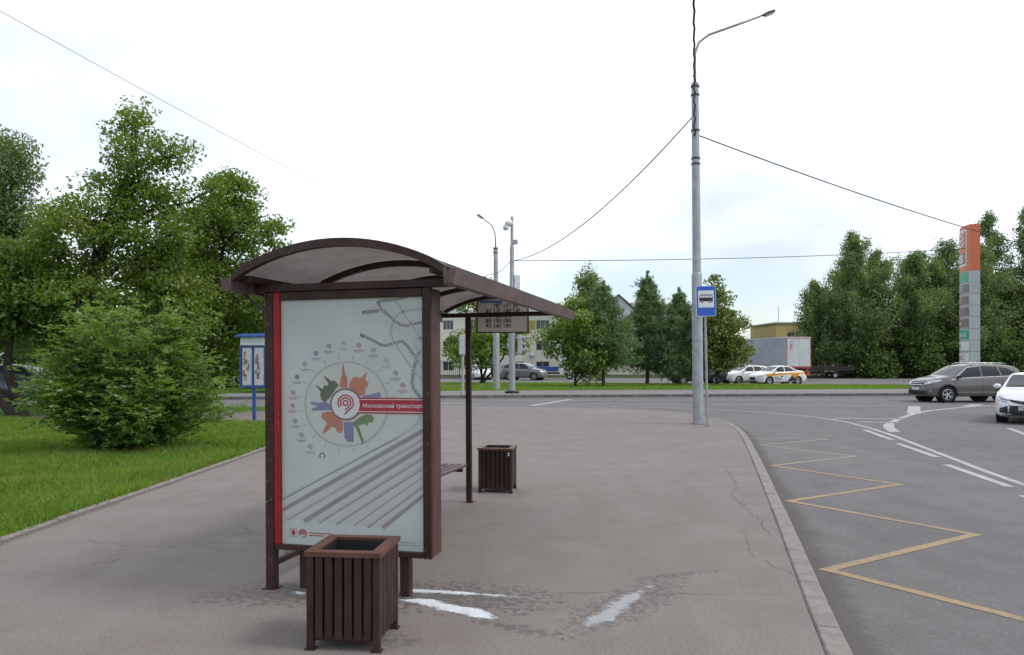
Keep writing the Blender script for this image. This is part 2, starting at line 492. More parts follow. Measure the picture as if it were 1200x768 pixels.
_txt_cache = {}
def text_polys(body, size=1.0, bold=0.0, align='LEFT'):
    """flat lettering as (verts, faces) in the XY plane"""
    key = (body, size, bold, align)
    if key in _txt_cache: return _txt_cache[key]
    cu = bpy.data.curves.new('lettering', 'FONT'); cu.body = body; cu.size = size; cu.align_x = align; cu.offset = bold
    cu.resolution_u = 3
    ob = bpy.data.objects.new('lettering', cu); COL.objects.link(ob)
    dg = bpy.context.evaluated_depsgraph_get(); dg.update()
    me = ob.evaluated_get(dg).to_mesh()
    vs = [tuple(v.co) for v in me.vertices]; fs = [tuple(p.vertices) for p in me.polygons]
    ob.evaluated_get(dg).to_mesh_clear()
    bpy.data.objects.remove(ob); bpy.data.curves.remove(cu)
    _txt_cache[key] = (vs, fs)
    return vs, fs

def offset_line(pts, w):
    """ribbon polygon rows around a ground polyline"""
    L = []
    for i, p in enumerate(pts):
        a = Vector(pts[max(i - 1, 0)]); b = Vector(pts[min(i + 1, len(pts) - 1)])
        d = (b - a).normalized(); n = Vector((-d.y, d.x))
        ww = w[i] if hasattr(w, '__len__') else w
        L.append((Vector(p) + n * ww / 2, Vector(p) - n * ww / 2))
    return L

def resample(pts, step):
    pts = [Vector(p) for p in pts]; out = [pts[0].copy()]; acc = 0.0
    for a, b in zip(pts, pts[1:]):
        L = (b - a).length; t = step - acc
        while t <= L:
            out.append(a + (b - a) * (t / L)); t += step
        acc = (acc + L) % step
    return out

def smooth_poly(pts, it=2):
    for _ in range(it):
        q = [pts[0]]
        for a, b in zip(pts, pts[1:]):
            q.append((a[0] * .75 + b[0] * .25, a[1] * .75 + b[1] * .25)); q.append((a[0] * .25 + b[0] * .75, a[1] * .25 + b[1] * .75))
        q.append(pts[-1]); pts = q
    return pts

# ================================================================ the setting
m = MB(); m.add([(-600, -200, -0.13), (600, -200, -0.13), (600, 1200, -0.13), (-600, 1200, -0.13)], [(0, 1, 2, 3)])
tag(m.build('ground', 'ground'), kind='structure')

NEAR_KERB = smooth_poly([(0.35, -2.0), (1.92, 4.33), (2.44, 6.27), (3.06, 8.58), (3.46, 10.1), (4.70, 14.85), (5.68, 18.8), (6.02, 21.2),
                         (5.98, 23.2), (5.6, 25.1), (4.9, 26.6), (3.7, 27.6), (2.0, 28.1), (-2.6, 29.0), (-9.0, 28.9), (-45.0, 27.6)], 2)
FAR_KERB = smooth_poly([(-60.0, 31.5), (-23.3, 35.0), (-13.9, 36.0), (-3.3, 37.5), (8.6, 38.9), (20.5, 40.2), (80.0, 46.5)], 2)

# main road: one sheet
m = MB(); m.add([(-120, -60, -0.10), (120, -60, -0.10), (120, 52, -0.10), (-120, 52, -0.10)], [(0, 1, 2, 3)])
tag(m.build('road', 'road'), kind='structure')

# footway with the bus stop
walk = [(-4.72, -6.0)] + [(0.2 - 0.15, -6.0)] + [(x - 0.16, y) for x, y in NEAR_KERB if y < 24] + \
       [(x - 0.1, y - 0.12) for x, y in NEAR_KERB if y >= 24 and x > -3.0] + \
       [(-5.2, 27.3), (-9.0, 26.0), (-14.0, 24.0), (-45.0, 23.2), (-45.0, 22.2), (-14.0, 22.4), (-9.0, 21.2), (-6.4, 20.2), (-5.1, 18.6), (-4.74, 16.6)]
m = MB(); m.prism(walk, -0.125, 0.0)
tag(m.build('footway', 'walk'), kind='structure')

# lawn beside the footway, and the verge before the crossing road
lawn = [(-4.80, -6.0), (-4.80, 16.6), (-5.2, 18.6), (-6.5, 20.1), (-9.0, 21.1), (-14.0, 22.3), (-45.0, 22.1), (-45.0, -6.0)]
m = MB(); m.prism(lawn, -0.126, 0.012)
tag(m.build('lawn', 'lawn'), kind='structure')
verge = [(-3.0, 28.75), (-5.2, 27.4), (-9.0, 26.1), (-14.0, 24.1), (-45.0, 23.3), (-45.0, 27.45), (-9.0, 28.75)]
m = MB(); m.prism(verge, -0.126, 0.006)
tag(m.build('verge', 'farlawn'), kind='structure')

# far side: footway, lawn strip, side street
def off(poly, dy): return [(x, y + dy) for x, y in poly]
farwalk = off(FAR_KERB, 0.16) + [(80, 53.0), (20.5, 46.2), (8.6, 45.0), (-3.3, 43.4), (-14.0, 40.0), (-23.0, 38.0), (-60, 34.0)]
m = MB(); m.prism(farwalk, -0.125, 0.05)
tag(m.build('far_footway', 'farwalk'), kind='structure')
far_edge = [(80.0, 60.0), (40.0, 57.0), (28.0, 55.2), (20.5, 55.0), (13.0, 56.0), (8.0, 60.5), (0.0, 62.5), (-12.0, 62.0), (-60.0, 62.0)]
farlawn = [(-60, 34.1), (-23.0, 38.1), (-14.0, 40.1), (-3.3, 43.5), (8.6, 45.1), (20.5, 46.3), (80, 53.1)] + far_edge
m = MB(); m.prism(farlawn, -0.125, 0.062)
tag(m.build('far_lawn', 'farlawn'), kind='structure')
m = MB(); m.prism([(-9.0, 43.9), (-5.6, 44.0), (-3.2, 49.6), (-0.2, 53.6), (2.2, 54.6), (-1.2, 55.0), (-4.6, 51.2)], 0.058, 0.067)
tag(m.build('lawn_path', 'farwalk'), kind='structure')
street2 = [(x, y + 0.1) for x, y in far_edge[::-1]] + [(120.0, 66.0), (120.0, 92.0), (25.0, 84.0), (-12.0, 84.0), (-60, 88.0)]
m = MB(); m.prism(street2, -0.125, -0.06)
tag(m.build('side_street', 'road2'), kind='structure')
m = MB(); m.prism([(24.0, 84.3), (120, 92.3), (120, 150), (24, 150)], -0.125, 0.10)
tag(m.build('wooded_bank', 'ground'), kind='structure')

rng = random.Random(5)
def kerb_line(name, pts, w, top, bot, mat, step, inward, gap=0.007, jit=0.003, lo=-1e9, hi=1e9):
    """mortar bed as the structure, stones one by one on it"""
    rib = offset_line(pts, w * 0.8)
    b = MB(); n = len(rib)
    b.add([(p.x, p.y, top - 0.015) for p, q in rib] + [(q.x, q.y, top - 0.015) for p, q in rib] + [(p.x, p.y, bot) for p, q in rib] + [(q.x, q.y, bot) for p, q in rib],
          [(i, i + 1, n + i + 1, n + i) for i in range(n - 1)] + [(2 * n + i, 2 * n + i + 1, i + 1, i) for i in range(n - 1)] + [(n + i, n + i + 1, 3 * n + i + 1, 3 * n + i) for i in range(n - 1)])
    bed = tag(b.build(name, 'mortar'), kind='structure')
    q = MB(); q.box(-w / 2, w / 2, -step / 2 + gap / 2, step / 2 - gap / 2, bot, top, 0.014)
    me = q.mesh('kerb_stone'); me.materials.append(MT[mat])
    rs = resample(pts, step)
    for a, c in zip(rs, rs[1:]):
        mid = (a + c) / 2
        if not (lo < mid.x < hi): continue
        o = bpy.data.objects.new('kerb_stone', me); COL.objects.link(o); o.parent = bed
        o.location = (mid.x + rng.uniform(-jit, jit), mid.y, rng.uniform(-jit, jit))
        o.rotation_euler = (rng.uniform(-jit, jit), 0, math.atan2(c.y - a.y, c.x - a.x) - PI / 2 + rng.uniform(-jit, jit))
    return bed
kerb_line('kerb', [(x - 0.075, y) if y < 24 else (x - 0.05, y - 0.06) for x, y in NEAR_KERB], 0.15, 0.006, -0.124, 'kerb', 1.0, 1, lo=-9)
kerb_line('lawn_edging', [(-4.76, -2.0), (-4.76, 16.6)], 0.085, 0.02, -0.124, 'kerb', 1.0, 1, 0.01, 0.006)
kerb_line('far_kerb', off(FAR_KERB, 0.08), 0.16, 0.055, -0.124, 'kerb2', 1.0, 1, 0.02, lo=-30, hi=42)

def dirt_film():
    """soil washed up along an edge: densest at the edge, breaking up away from it"""
    m, nt, b, out = new_mat('dust and soil film')
    tc = node(nt, 'ShaderNodeTexCoord'); v = tc.outputs['Object']
    at = nt.nodes.new('ShaderNodeAttribute'); at.attribute_name = 'thick'
    f = math_n(nt, 'ADD', math_n(nt, 'MULTIPLY', at.outputs['Fac'], 0.55), math_n(nt, 'ADD', math_n(nt, 'MULTIPLY', noise(nt, v, 7.0, 7, 0.7), 0.7), math_n(nt, 'MULTIPLY', noise(nt, v, 0.7, 3), 0.6)))
    f = math_n(nt, 'MULTIPLY', ramp(nt, f, 0.72, 1.25), ramp(nt, at.outputs['Fac'], 0.0, 0.5))
    nt.links.new(mixc(nt, noise(nt, v, 40.0, 4), (0.10, 0.084, 0.07), (0.17, 0.148, 0.128)), b.inputs['Base Color']); b.inputs['Roughness'].default_value = 0.95
    tr = nt.nodes.new('ShaderNodeBsdfTransparent'); mx = nt.nodes.new('ShaderNodeMixShader')
    nt.links.new(math_n(nt, 'MULTIPLY', f, 0.42), mx.inputs[0]); nt.links.new(tr.outputs[0], mx.inputs[1]); nt.links.new(b.outputs[0], mx.inputs[2]); nt.links.new(mx.outputs[0], out.inputs[0])
    return m
MT['dirt'] = dirt_film()
def dirt_strip(edge, dx, z):
    """edge: ground line where the dirt gathers; it thins out over dx to the side"""
    b = MB(); n = len(edge)
    b.add([(x, y, z) for x, y in edge] + [(x + dx, y, z) for x, y in edge], [(i, i + 1, n + i + 1, n + i) if dx < 0 else (i, n + i, n + i + 1, i + 1) for i in range(n - 1)])
    o = b.build('edge_dirt', 'dirt'); o.data.attributes.new('thick', 'FLOAT', 'POINT').data.foreach_set('value', [1.0] * n + [0.0] * n)
    return tag(o, kind='structure')
dirt_strip([(x + 0.002, y) for x, y in NEAR_KERB if y < 24], 0.34, -0.0975)
dirt_strip([(-4.715, -2.0 + 0.5 * k) for k in range(38)], 0.16, 0.003)
# painted markings: sheets 4 mm above the road
def stripe(name, pts, w, mat='white_line', z=-0.096):
    rib = offset_line(pts, w); b = MB(); n = len(rib)
    b.add([(p.x, p.y, z) for p, q in rib] + [(q.x, q.y, z) for p, q in rib], [(i, n + i, n + i + 1, i + 1) for i in range(n - 1)])
    return tag(b.build(name, mat), kind='structure')
ZIG = [(4.35, 3.9), (2.66, 6.48), (4.70, 7.80), (3.50, 9.69), (5.55, 11.01), (4.40, 13.02), (6.40, 14.32), (5.23, 16.24), (7.19, 17.5), (5.47, 17.7)]
def zigzag(pts, w, name, mat):
    # mitred ribbon so that the points stay sharp
    b = MB(); left = []; right = []
    for i, p in enumerate(pts):
        p = Vector(p)
        d1 = (p - Vector(pts[i - 1])).normalized() if i > 0 else None
        d2 = (Vector(pts[i + 1]) - p).normalized() if i < len(pts) - 1 else None
        d1 = d1 or d2; d2 = d2 or d1
        n1 = Vector((-d1.y, d1.x)); n2 = Vector((-d2.y, d2.x)); k = n1 + n2
        k = k / max(k.length_squared, 0.25) * 2
        left.append(p + k * w / 2); right.append(p - k * w / 2)
    n = len(pts)
    b.add([(p.x, p.y, -0.0965) for p in left] + [(p.x, p.y, -0.0965) for p in right], [(i, n + i, n + i + 1, i + 1) for i in range(n - 1)])
    return tag(b.build(name, mat), kind='structure')
zigzag(ZIG[:6], 0.10, 'yellow_zigzag_line', 'yellow_line')
zigzag(ZIG[5:], 0.09, 'faded_zigzag_line', 'yellow_faded')
solid = smooth_poly([(6.3, 5.0), (7.24, 10.86), (8.36, 15.35), (9.42, 19.6), (9.95, 23.4), (9.3, 26.2), (7.6, 28.6), (5.2, 30.3), (-3.0, 31.6), (-30, 32.0)], 2)
stripe('edge_line', solid, 0.12)
for a, c in (((9.15, 19.94), (8.6, 17.38)), ((8.33, 16.58), (7.85, 14.19)), ((7.44, 13.16), (7.0, 10.8)), ((6.72, 10.1), (6.2, 7.6))):
    stripe('dash_line', [a, c], 0.14)
curve = smooth_poly([(9.62, 19.3), (10.25, 21.0), (11.3, 22.8), (12.83, 25.0), (14.53, 27.3), (17.2, 29.7), (19.27, 31.19), (26, 33.6)], 2)
stripe('island_line', curve, [0.27] * 8 + [0.2] * (len(curve) - 8))
stripe('lane_line', smooth_poly([(-3.0, 32.7), (6.43, 32.14), (8.31, 31.9), (16.6, 30.9)]), 0.14)
stripe('lane_line', smooth_poly([(-40, 33.2), (-3.1, 35.1), (9.15, 35.7), (18.5, 36.4), (60, 40.5)]), 0.13)
stripe('island_bar', [(15.98, 30.5), (13.7, 26.2)], 0.42, z=-0.0945)
stripe('hatch_line', [(10.05, 24.05), (12.2, 23.9)], 0.2)
stripe('hatch_line', [(10.19, 22.6), (11.3, 22.4)], 0.2)
stripe('island_bar', [(18.2, 30.62), (19.5, 32.1)], 0.5, z=-0.0955)
stripe('dash_line', [(13.22, 20.45), (12.2, 18.0)], 0.14)
stripe('stop_line', [(0.76, 30.94), (2.77, 36.2)], 0.3, z=-0.092)
stripe('dash_line', [(-3.3, 32.9), (-1.9, 33.4)], 0.3, z=-0.092)

# cracks in the asphalt: thin jagged ribbons
MT['crack'] = M('open crack', (0.085, 0.072, 0.064), 0.95, var=0.2)
def crack(pts, w, z, seed):
    r2 = random.Random(seed); P = []
    for a, b in zip(pts, pts[1:]):
        n = max(3, int(math.dist(a, b) / 0.09))
        for k in range(n): P.append((a[0] + (b[0] - a[0]) * k / n + r2.gauss(0, .022), a[1] + (b[1] - a[1]) * k / n + r2.gauss(0, .022)))
    P.append(pts[-1]); W = [w * r2.uniform(.1, .85) for _ in P]; W[0] = W[-1] = 0.001
    rib = offset_line(P, W); b = MB(); n = len(rib)
    b.add([(p.x, p.y, z) for p, q in rib] + [(q.x, q.y, z) for p, q in rib], [(i, n + i, n + i + 1, i + 1) for i in range(n - 1)])
    return tag(b.build('asphalt_crack', 'crack'), kind='structure')
crack([(0.05, 5.52), (0.7, 5.5), (1.5, 5.44), (2.0, 5.5)], .006, .002, 1)
crack([(2.45, 7.3), (2.62, 8.2), (2.7, 9.3), (2.98, 10.2)], .010, .002, 2)
crack([(2.98, 10.2), (3.2, 11.2), (3.45, 12.6)], .009, .002, 3)
crack([(2.7, 9.3), (2.3, 9.9), (2.25, 10.8)], .007, .002, 4)
crack([(1.5, 12.5), (2.6, 12.9), (4.0, 13.2)], .012, .002, 5)
crack([(2.2, 5.9), (2.05, 6.7), (2.3, 7.6)], .007, .002, 6)
crack([(-4.2, 9.5), (-3.0, 9.3), (-2.4, 9.6)], .008, .002, 7)
crack([(0.5, 17.2), (2.4, 17.5), (4.9, 17.3)], .016, .002, 8)
# soapy puddles on the footway
def inside(pt, poly):
    x, y = pt; c = False; j = len(poly) - 1
    for i in range(len(poly)):
        xi, yi = poly[i]; xj, yj = poly[j]
        if (yi > y) != (yj > y) and x < (xj - xi) * (y - yi) / (yj - yi) + xi: c = not c
        j = i
    return c
def edge_dist(pt, poly):
    p = Vector(pt); best = 9
    for i in range(len(poly)):
        a = Vector(poly[i - 1]); b = Vector(poly[i]); ab = b - a; t = max(0, min(1, (p - a).dot(ab) / max(1e-9, ab.length_squared)))
        best = min(best, (p - a - ab * t).length)
    return best
from mathutils import noise as mnoise
def puddle(name, pts, label, mat='foam', h=0.006, ragged=0.05, flecks=0.03):
    """a ragged film of foam: fine cells kept where the outline and the noise agree"""
    poly = smooth_poly(pts + [pts[0]], 2)[:-1]
    x0, x1 = min(p[0] for p in poly) - .12, max(p[0] for p in poly) + .12; y0, y1 = min(p[1] for p in poly) - .12, max(p[1] for p in poly) + .12
    c = 0.008; nx, ny = int((x1 - x0) / c), int((y1 - y0) / c); F = np.zeros((nx + 1, ny + 1))
    for i in range(nx + 1):
        for j in range(ny + 1):
            q = (x0 + i * c, y0 + j * c); d = edge_dist(q, poly) * (1 if inside(q, poly) else -1)
            n1 = mnoise.fractal(Vector((q[0] * 7, q[1] * 11, 1.3)), 1.0, 2.0, 5)
            n2 = mnoise.fractal(Vector((q[0] * 26, q[1] * 34, 4.1)), 0.8, 2.0, 4)
            F[i, j] = d + ragged * 0.5 * n1 + ragged * 0.28 * n2
            if d < 0 and n2 > 0.62 and d > -0.09: F[i, j] = max(F[i, j], flecks * (n2 - .62) * (1 + d / .09))
    idx = {}; b = MB(); vs = []; fs = []
    def vid(i, j):
        if (i, j) not in idx:
            idx[(i, j)] = len(vs); f = max(0.0, min(1.0, F[i, j] / 0.03))
            vs.append((x0 + i * c + random.Random(i * 991 + j).uniform(-.003, .003), y0 + j * c + random.Random(j * 577 + i).uniform(-.003, .003), 0.0012 + h * f ** .6 * (0.75 + .5 * mnoise.noise(Vector((i * .31, j * .37, 0))))))
        return idx[(i, j)]
    for i in range(nx):
        for j in range(ny):
            if (F[i, j] + F[i + 1, j] + F[i, j + 1] + F[i + 1, j + 1]) > 0: fs.append((vid(i, j), vid(i + 1, j), vid(i + 1, j + 1), vid(i, j + 1)))
    b.add(vs, fs); o = b.build(name, mat, smooth=True)
    at = o.data.attributes.new('thick', 'FLOAT', 'POINT'); val = [0.0] * len(vs)
    for (i, j), k in idx.items(): val[k] = max(0.0, min(1.0, F[i, j] / 0.045))
    at.data.foreach_set('value', val)
    return tag(o, label, 'puddle', 'soapy puddles on the footway')
def foam_film(name, col, lo, hi, most, stretch=(1, 1), rot=0.0):
    """soap film: opaque where it is thick, breaking up into bubbles where it thins out"""
    m, nt, b, out = new_mat(name)
    tc = node(nt, 'ShaderNodeTexCoord'); v = tc.outputs['Object']
    mp = node(nt, 'ShaderNodeMapping'); mp.inputs['Rotation'].default_value = (0, 0, rot); mp.inputs['Scale'].default_value = (stretch[0], stretch[1], 1); nt.links.new(v, mp.inputs[0])
    at = nt.nodes.new('ShaderNodeAttribute'); at.attribute_name = 'thick'
    n1 = noise(nt, mp.outputs[0], 26.0, 7, 0.7)
    f = math_n(nt, 'ADD', at.outputs['Fac'], math_n(nt, 'MULTIPLY', math_n(nt, 'SUBTRACT', n1, 0.5), 1.5))
    f = math_n(nt, 'MULTIPLY', ramp(nt, f, lo, hi), most)
    tone = ramp(nt, noise(nt, mp.outputs[0], 11.0, 5, 0.65), 0.3, 0.7, tuple(x * 0.80 for x in col), col)
    nt.links.new(tone, b.inputs['Base Color']); b.inputs['Roughness'].default_value = 0.45
    bump(nt, b, n1, 0.8, 0.006)
    tr = nt.nodes.new('ShaderNodeBsdfTransparent'); mx = nt.nodes.new('ShaderNodeMixShader')
    nt.links.new(f, mx.inputs[0]); nt.links.new(tr.outputs[0], mx.inputs[1]); nt.links.new(b.outputs[0], mx.inputs[2]); nt.links.new(mx.outputs[0], out.inputs[0])
    return m
MT['foam'] = foam_film('white soap foam', (0.70, 0.71, 0.72), 0.05, 0.85, 0.97)
MT['thinfoam'] = foam_film('drying soap film', (0.50, 0.50, 0.50), 0.0, 1.5, 0.75, (2.0, 9.0), R(-52))
puddle('foam_puddle', [(-0.80, 5.33), (-0.62, 5.40), (-0.41, 5.24), (-0.19, 5.15), (-0.06, 4.92), (-0.18, 4.89), (-0.39, 5.03), (-0.64, 5.21)], 'wide white foam puddle ending in a rounded tongue beside the shelter leg')
puddle('foam_puddle', [(-0.80, 5.60), (-0.56, 5.57), (-0.19, 5.5), (0.12, 5.40), (-0.08, 5.38), (-0.26, 5.43), (-0.57, 5.45), (-0.78, 5.50)], 'long thin white foam streak running out from under the shelter')
puddle('foam_puddle', [(0.40, 4.76), (0.54, 5.04), (0.75, 5.38), (0.93, 5.64), (1.13, 5.76), (1.02, 5.61), (0.88, 5.35), (0.79, 5.12), (0.59, 4.83)], 'greyish drying soap streak alone in the open footway', 'thinfoam', 0.003, 0.10, 0.05)
puddle('foam_puddle', [(-1.60, 5.52), (-1.55, 5.56), (-1.46, 5.50), (-1.47, 5.44), (-1.56, 5.46)], 'tiny white foam spot between the slatted bin and the shelter post')

# ================================================================ bus shelter
MT['poster'] = M('poster vinyl', (0.47, 0.51, 0.475), 0.55, var=0.05, scale=1.5, bump_s=0.15, bump_scale=2.5)
MT['p_band'] = M('poster pale band', (0.465, 0.46, 0.44), 0.55, var=0.03)
MT['p_grey'] = M('poster grey', (0.255, 0.245, 0.245), 0.55, var=0.05)
MT['p_lgrey'] = M('poster light grey', (0.37, 0.39, 0.37), 0.55, var=0.05)
MT['p_disc'] = M('poster beige disc', (0.475, 0.49, 0.435), 0.55, var=0.03)
MT['p_orange'] = M('poster orange', (0.42, 0.17, 0.11), 0.55, var=0.05)
MT['p_green'] = M('poster green', (0.105, 0.13, 0.07), 0.55, var=0.05)
MT['p_green2'] = M('poster bright green', (0.14, 0.205, 0.10), 0.55, var=0.05)
MT['p_violet'] = M('poster violet', (0.19, 0.195, 0.31), 0.55, var=0.05)
MT['p_brown'] = M('poster brown ring', (0.21, 0.14, 0.12), 0.55, var=0.05)
MT['p_white'] = M('poster white', (0.55, 0.56, 0.55), 0.55, var=0.02)
MT['p_red'] = M('poster red', (0.36, 0.02, 0.03), 0.5, var=0.03)
MT['p_pink'] = M('poster pink', (0.36, 0.25, 0.24), 0.55, var=0.03)
MT['p_dark'] = M('poster dark', (0.16, 0.17, 0.17), 0.55, var=0.03)

def polycarb():
    m = bpy.data.materials.new('smoked polycarbonate'); m.use_nodes = True
    nt = m.node_tree; nt.nodes.clear(); out = nt.nodes.new('ShaderNodeOutputMaterial')
    tc = node(nt, 'ShaderNodeTexCoord'); v = tc.outputs['Object']
    f = ramp(nt, noise(nt, v, 5.0, 6, 0.7, 0.1), 0.3, 0.7)
    c = mixc(nt, f, (0.40, 0.365, 0.35), (0.52, 0.48, 0.46))
    t = nt.nodes.new('ShaderNodeBsdfTranslucent'); nt.links.new(c, t.inputs[0])
    d = nt.nodes.new('ShaderNodeBsdfDiffuse'); d.inputs[0].default_value = (0.06, 0.045, 0.04, 1)
    tr = nt.nodes.new('ShaderNodeBsdfTransparent'); tr.inputs[0].default_value = (0.38, 0.345, 0.33, 1)
    g = nt.nodes.new('ShaderNodeBsdfGlossy'); g.inputs['Roughness'].default_value = 0.15
    a = nt.nodes.new('ShaderNodeMixShader'); a.inputs[0].default_value = 0.3
    nt.links.new(t.outputs[0], a.inputs[1]); nt.links.new(d.outputs[0], a.inputs[2])
    b = nt.nodes.new('ShaderNodeMixShader'); b.inputs[0].default_value = 0.32
    nt.links.new(a.outputs[0], b.inputs[1]); nt.links.new(tr.outputs[0], b.inputs[2])
    e = nt.nodes.new('ShaderNodeMixShader'); e.inputs[0].default_value = 0.07
    nt.links.new(b.outputs[0], e.inputs[1]); nt.links.new(g.outputs[0], e.inputs[2])
    nt.links.new(e.outputs[0], out.inputs[0])
    return m
MT['polycarb'] = polycarb()
MT['shglass'] = clear_glass('shelter back glass', (0.78, 0.84, 0.82), 0.08)

SH = empty('bus_shelter', (-1.796, 5.60, 0), R(-15), 'brown steel bus shelter with arched smoked roof and transport poster on its end', 'bus shelter')
SH.rotation_euler = (0, R(-0.35), R(-15))
m = MB(); m.box(0.0, 0.068, 0.0, 0.07, 0.0, 2.16, 0.004); m.box(-0.02, 0.085, -0.02, 0.09, 0.0, 0.008); m.build('post', 'brown', SH)
m = MB(); m.box(0.315, 0.375, 3.67, 3.73, 0.0, 2.18, 0.004); m.box(0.29, 0.40, 3.645, 3.755, 0.0, 0.008); m.build('post', 'brown', SH)
for s in (1.25, 2.45, 3.40):
    m = MB(); m.box(0.0, 0.05, s, s + 0.05, 0.0, 2.18, 0.004); m.build('post', 'brown', SH)
# back rails and glazing
m = MB(); m.box(0.008, 0.042, 0.07, 3.40, 0.155, 0.195); m.build('back_rail', 'brown', SH)
m = MB(); m.box(0.008, 0.042, 0.21, 3.40, 2.02, 2.06); m.build('back_rail', 'brown', SH)
for a, b in ((0.22, 1.245), (1.305, 2.445), (2.505, 3.395)):
    m = MB(); m.box(0.021, 0.029, a, b, 0.20, 2.015); m.build('back_pane', 'shglass', SH)
# advertising light box
LB = MB(); LB.box(0.072, 1.290, 0.035, 0.20, 0.295, 2.155, 0.004); lb = LB.build('light_box', 'brown_red', SH)
m = MB(); m.box(1.229, 1.292, 0.0, 0.034, 0.29, 2.16, 0.004); m.build('light_box_frame', 'brown', lb)
m = MB(); m.box(0.122, 1.228, 0.001, 0.034, 2.10, 2.159, 0.004); m.build('light_box_frame', 'brown', lb)
m = MB(); m.box(0.072, 1.228, 0.001, 0.034, 0.291, 0.331, 0.004); m.build('light_box_frame', 'brown', lb)
m = MB(); m.box(0.072, 0.121, 0.002, 0.034, 0.332, 2.158, 0.003); tag(m.build('light_box_frame', 'red_paint', lb), 'chipped red strip beside the poster')
for t in (0.23, 1.02):
    m = MB(); m.box(t, t + 0.07, 0.08, 0.15, 0.0, 0.294, 0.003); m.build('light_box_leg', 'brown', SH)
# beams
m = MB(); m.box(-0.07, 1.47, -0.012, 0.07, 2.162, 2.215, 0.004); m.build('crossbeam', 'brown', SH)
m = MB(); m.box(0.02, 1.44, 3.675, 3.725, 2.182, 2.232, 0.004); m.build('crossbeam', 'brown', SH)
m = MB(); m.box(-0.07, 0.02, -0.20, 3.9, 2.218, 2.262, 0.004); m.build('eaves_beam', 'brown', SH)
m = MB(); m.box(1.36, 1.45, -0.20, 3.9, 2.234, 2.272, 0.004); m.build('eaves_beam', 'brown', SH)
# arched roof
TL, TR, ZE, RISE, S0, S1 = -0.075, 1.495, 2.245, 0.21, -0.27, 3.95
def arch(u, dz=0.0):                       # u 0..1 across the roof
    return (TL + (TR - TL) * u, ZE + dz + RISE * (1 - (2 * u - 1) ** 2) ** 0.9)
NS = 24
bays = [(S0, 0.78), (0.80, 1.84), (1.86, 2.90), (2.92, S1)]
for a, b in bays:
    m = MB()
    rows = []
    for k in range(NS + 1):
        t, z = arch(k / NS, 0.014); rows.append([(t, a, z), (t, (a + b) / 2, z), (t, b, z)])
    top = [[(p[0], p[1], p[2] + 0.006) for p in r] for r in rows]
    m.grid(rows); m.grid([r[::-1] for r in top])
    m.build('roof_sheet', 'polycarb', SH, smooth=True)
def rib(s, w, h, name='roof_rib', mat='brown'):
    m = MB(); P = [arch(k / NS) for k in range(NS + 1)]
    vs = []
    for (t, z) in P: vs += [(t, s, z - h), (t, s + w, z - h), (t, s + w, z + 0.012), (t, s, z + 0.012)]
    fs = []
    for i in range(NS):
        o = i * 4
        fs += [(o + j, o + (j + 1) % 4, o + 4 + (j + 1) % 4, o + 4 + j) for j in range(4)]
    fs += [(3, 2, 1, 0), (NS * 4, NS * 4 + 1, NS * 4 + 2, NS * 4 + 3)]
    m.add(vs, fs); return m.build(name, mat, SH)
rib(S0 - 0.012, 0.05, 0.028)
for s in (0.765, 1.825, 2.885): rib(s, 0.05, 0.035)
rib(S1 - 0.04, 0.05, 0.03)
# capping strip along the edge of the roof sheet
m = MB()
P = [arch(k / NS, 0.022) for k in range(NS + 1)]
m.grid([[(t, S0 - 0.016, z - 0.05), (t, S0 - 0.016, z + 0.004), (t, S0 + 0.05, z + 0.006)] for t, z in P]); m.build('roof_edge_trim', 'brown', SH)
# gutters along both eaves
for side, t0 in ((-1, TL), (1, TR)):
    m = MB()
    a, b = (t0 - 0.085, t0 + 0.002) if side < 0 else (t0 - 0.002, t0 + 0.085)
    w = 0.004; flare = 0.015 * side
    lo, hi = 2.145, 2.245
    if side < 0: q = [(b, hi), (b, lo), (a + 0.02, lo), (a, hi), (a + w, hi), (a + 0.02 + w, lo + w), (b - w, lo + w), (b - w, hi)]
    else: q = [(a, hi), (a, lo), (b - 0.02, lo), (b, hi), (b - w, hi), (b - 0.02 - w, lo + w), (a + w, lo + w), (a + w, hi)]
    n = len(q); vs = [(t, s, z) for s in (S0 - 0.02, S1 + 0.02) for t, z in q]
    m.add(vs, [(i, (i + 1) % n, n + (i + 1) % n, n + i) for i in range(n)] + [tuple(range(n)), tuple(range(2 * n - 1, n - 1, -1))])
    m.box(a + 0.012, b - 0.012, S0 - 0.026, S0 - 0.019, lo + 0.004, hi - 0.006); m.box(a + 0.012, b - 0.012, S1 + 0.019, S1 + 0.026, lo + 0.004, hi - 0.006)
    m.build('gutter', 'brown_gutter', SH)
# gutter brackets, a knee brace
m = MB(); m.bar((0.034, 0.035, 1.98), (-0.13, -0.05, 2.15), 0.02, 0.02); m.build('gutter_brace', 'brown', SH)
# bench
for k in range(4):
    m = MB(); t = 0.03 + k * 0.083; m.box(t, t + 0.06, 0.9, 3.66, 0.425, 0.455, 0.006); m.build('bench_slat', 'brown_gutter', SH)
for s in (1.2, 2.3, 3.45):
    m = MB(); m.box(0.02, 0.34, s, s + 0.04, 0.385, 0.424); m.build('bench_bracket', 'brown', SH)
for s in (1.21, 2.31):
    m = MB(); m.box(0.27, 0.31, s, s + 0.035, 0.0, 0.385); m.build('bench_leg', 'brown', SH)

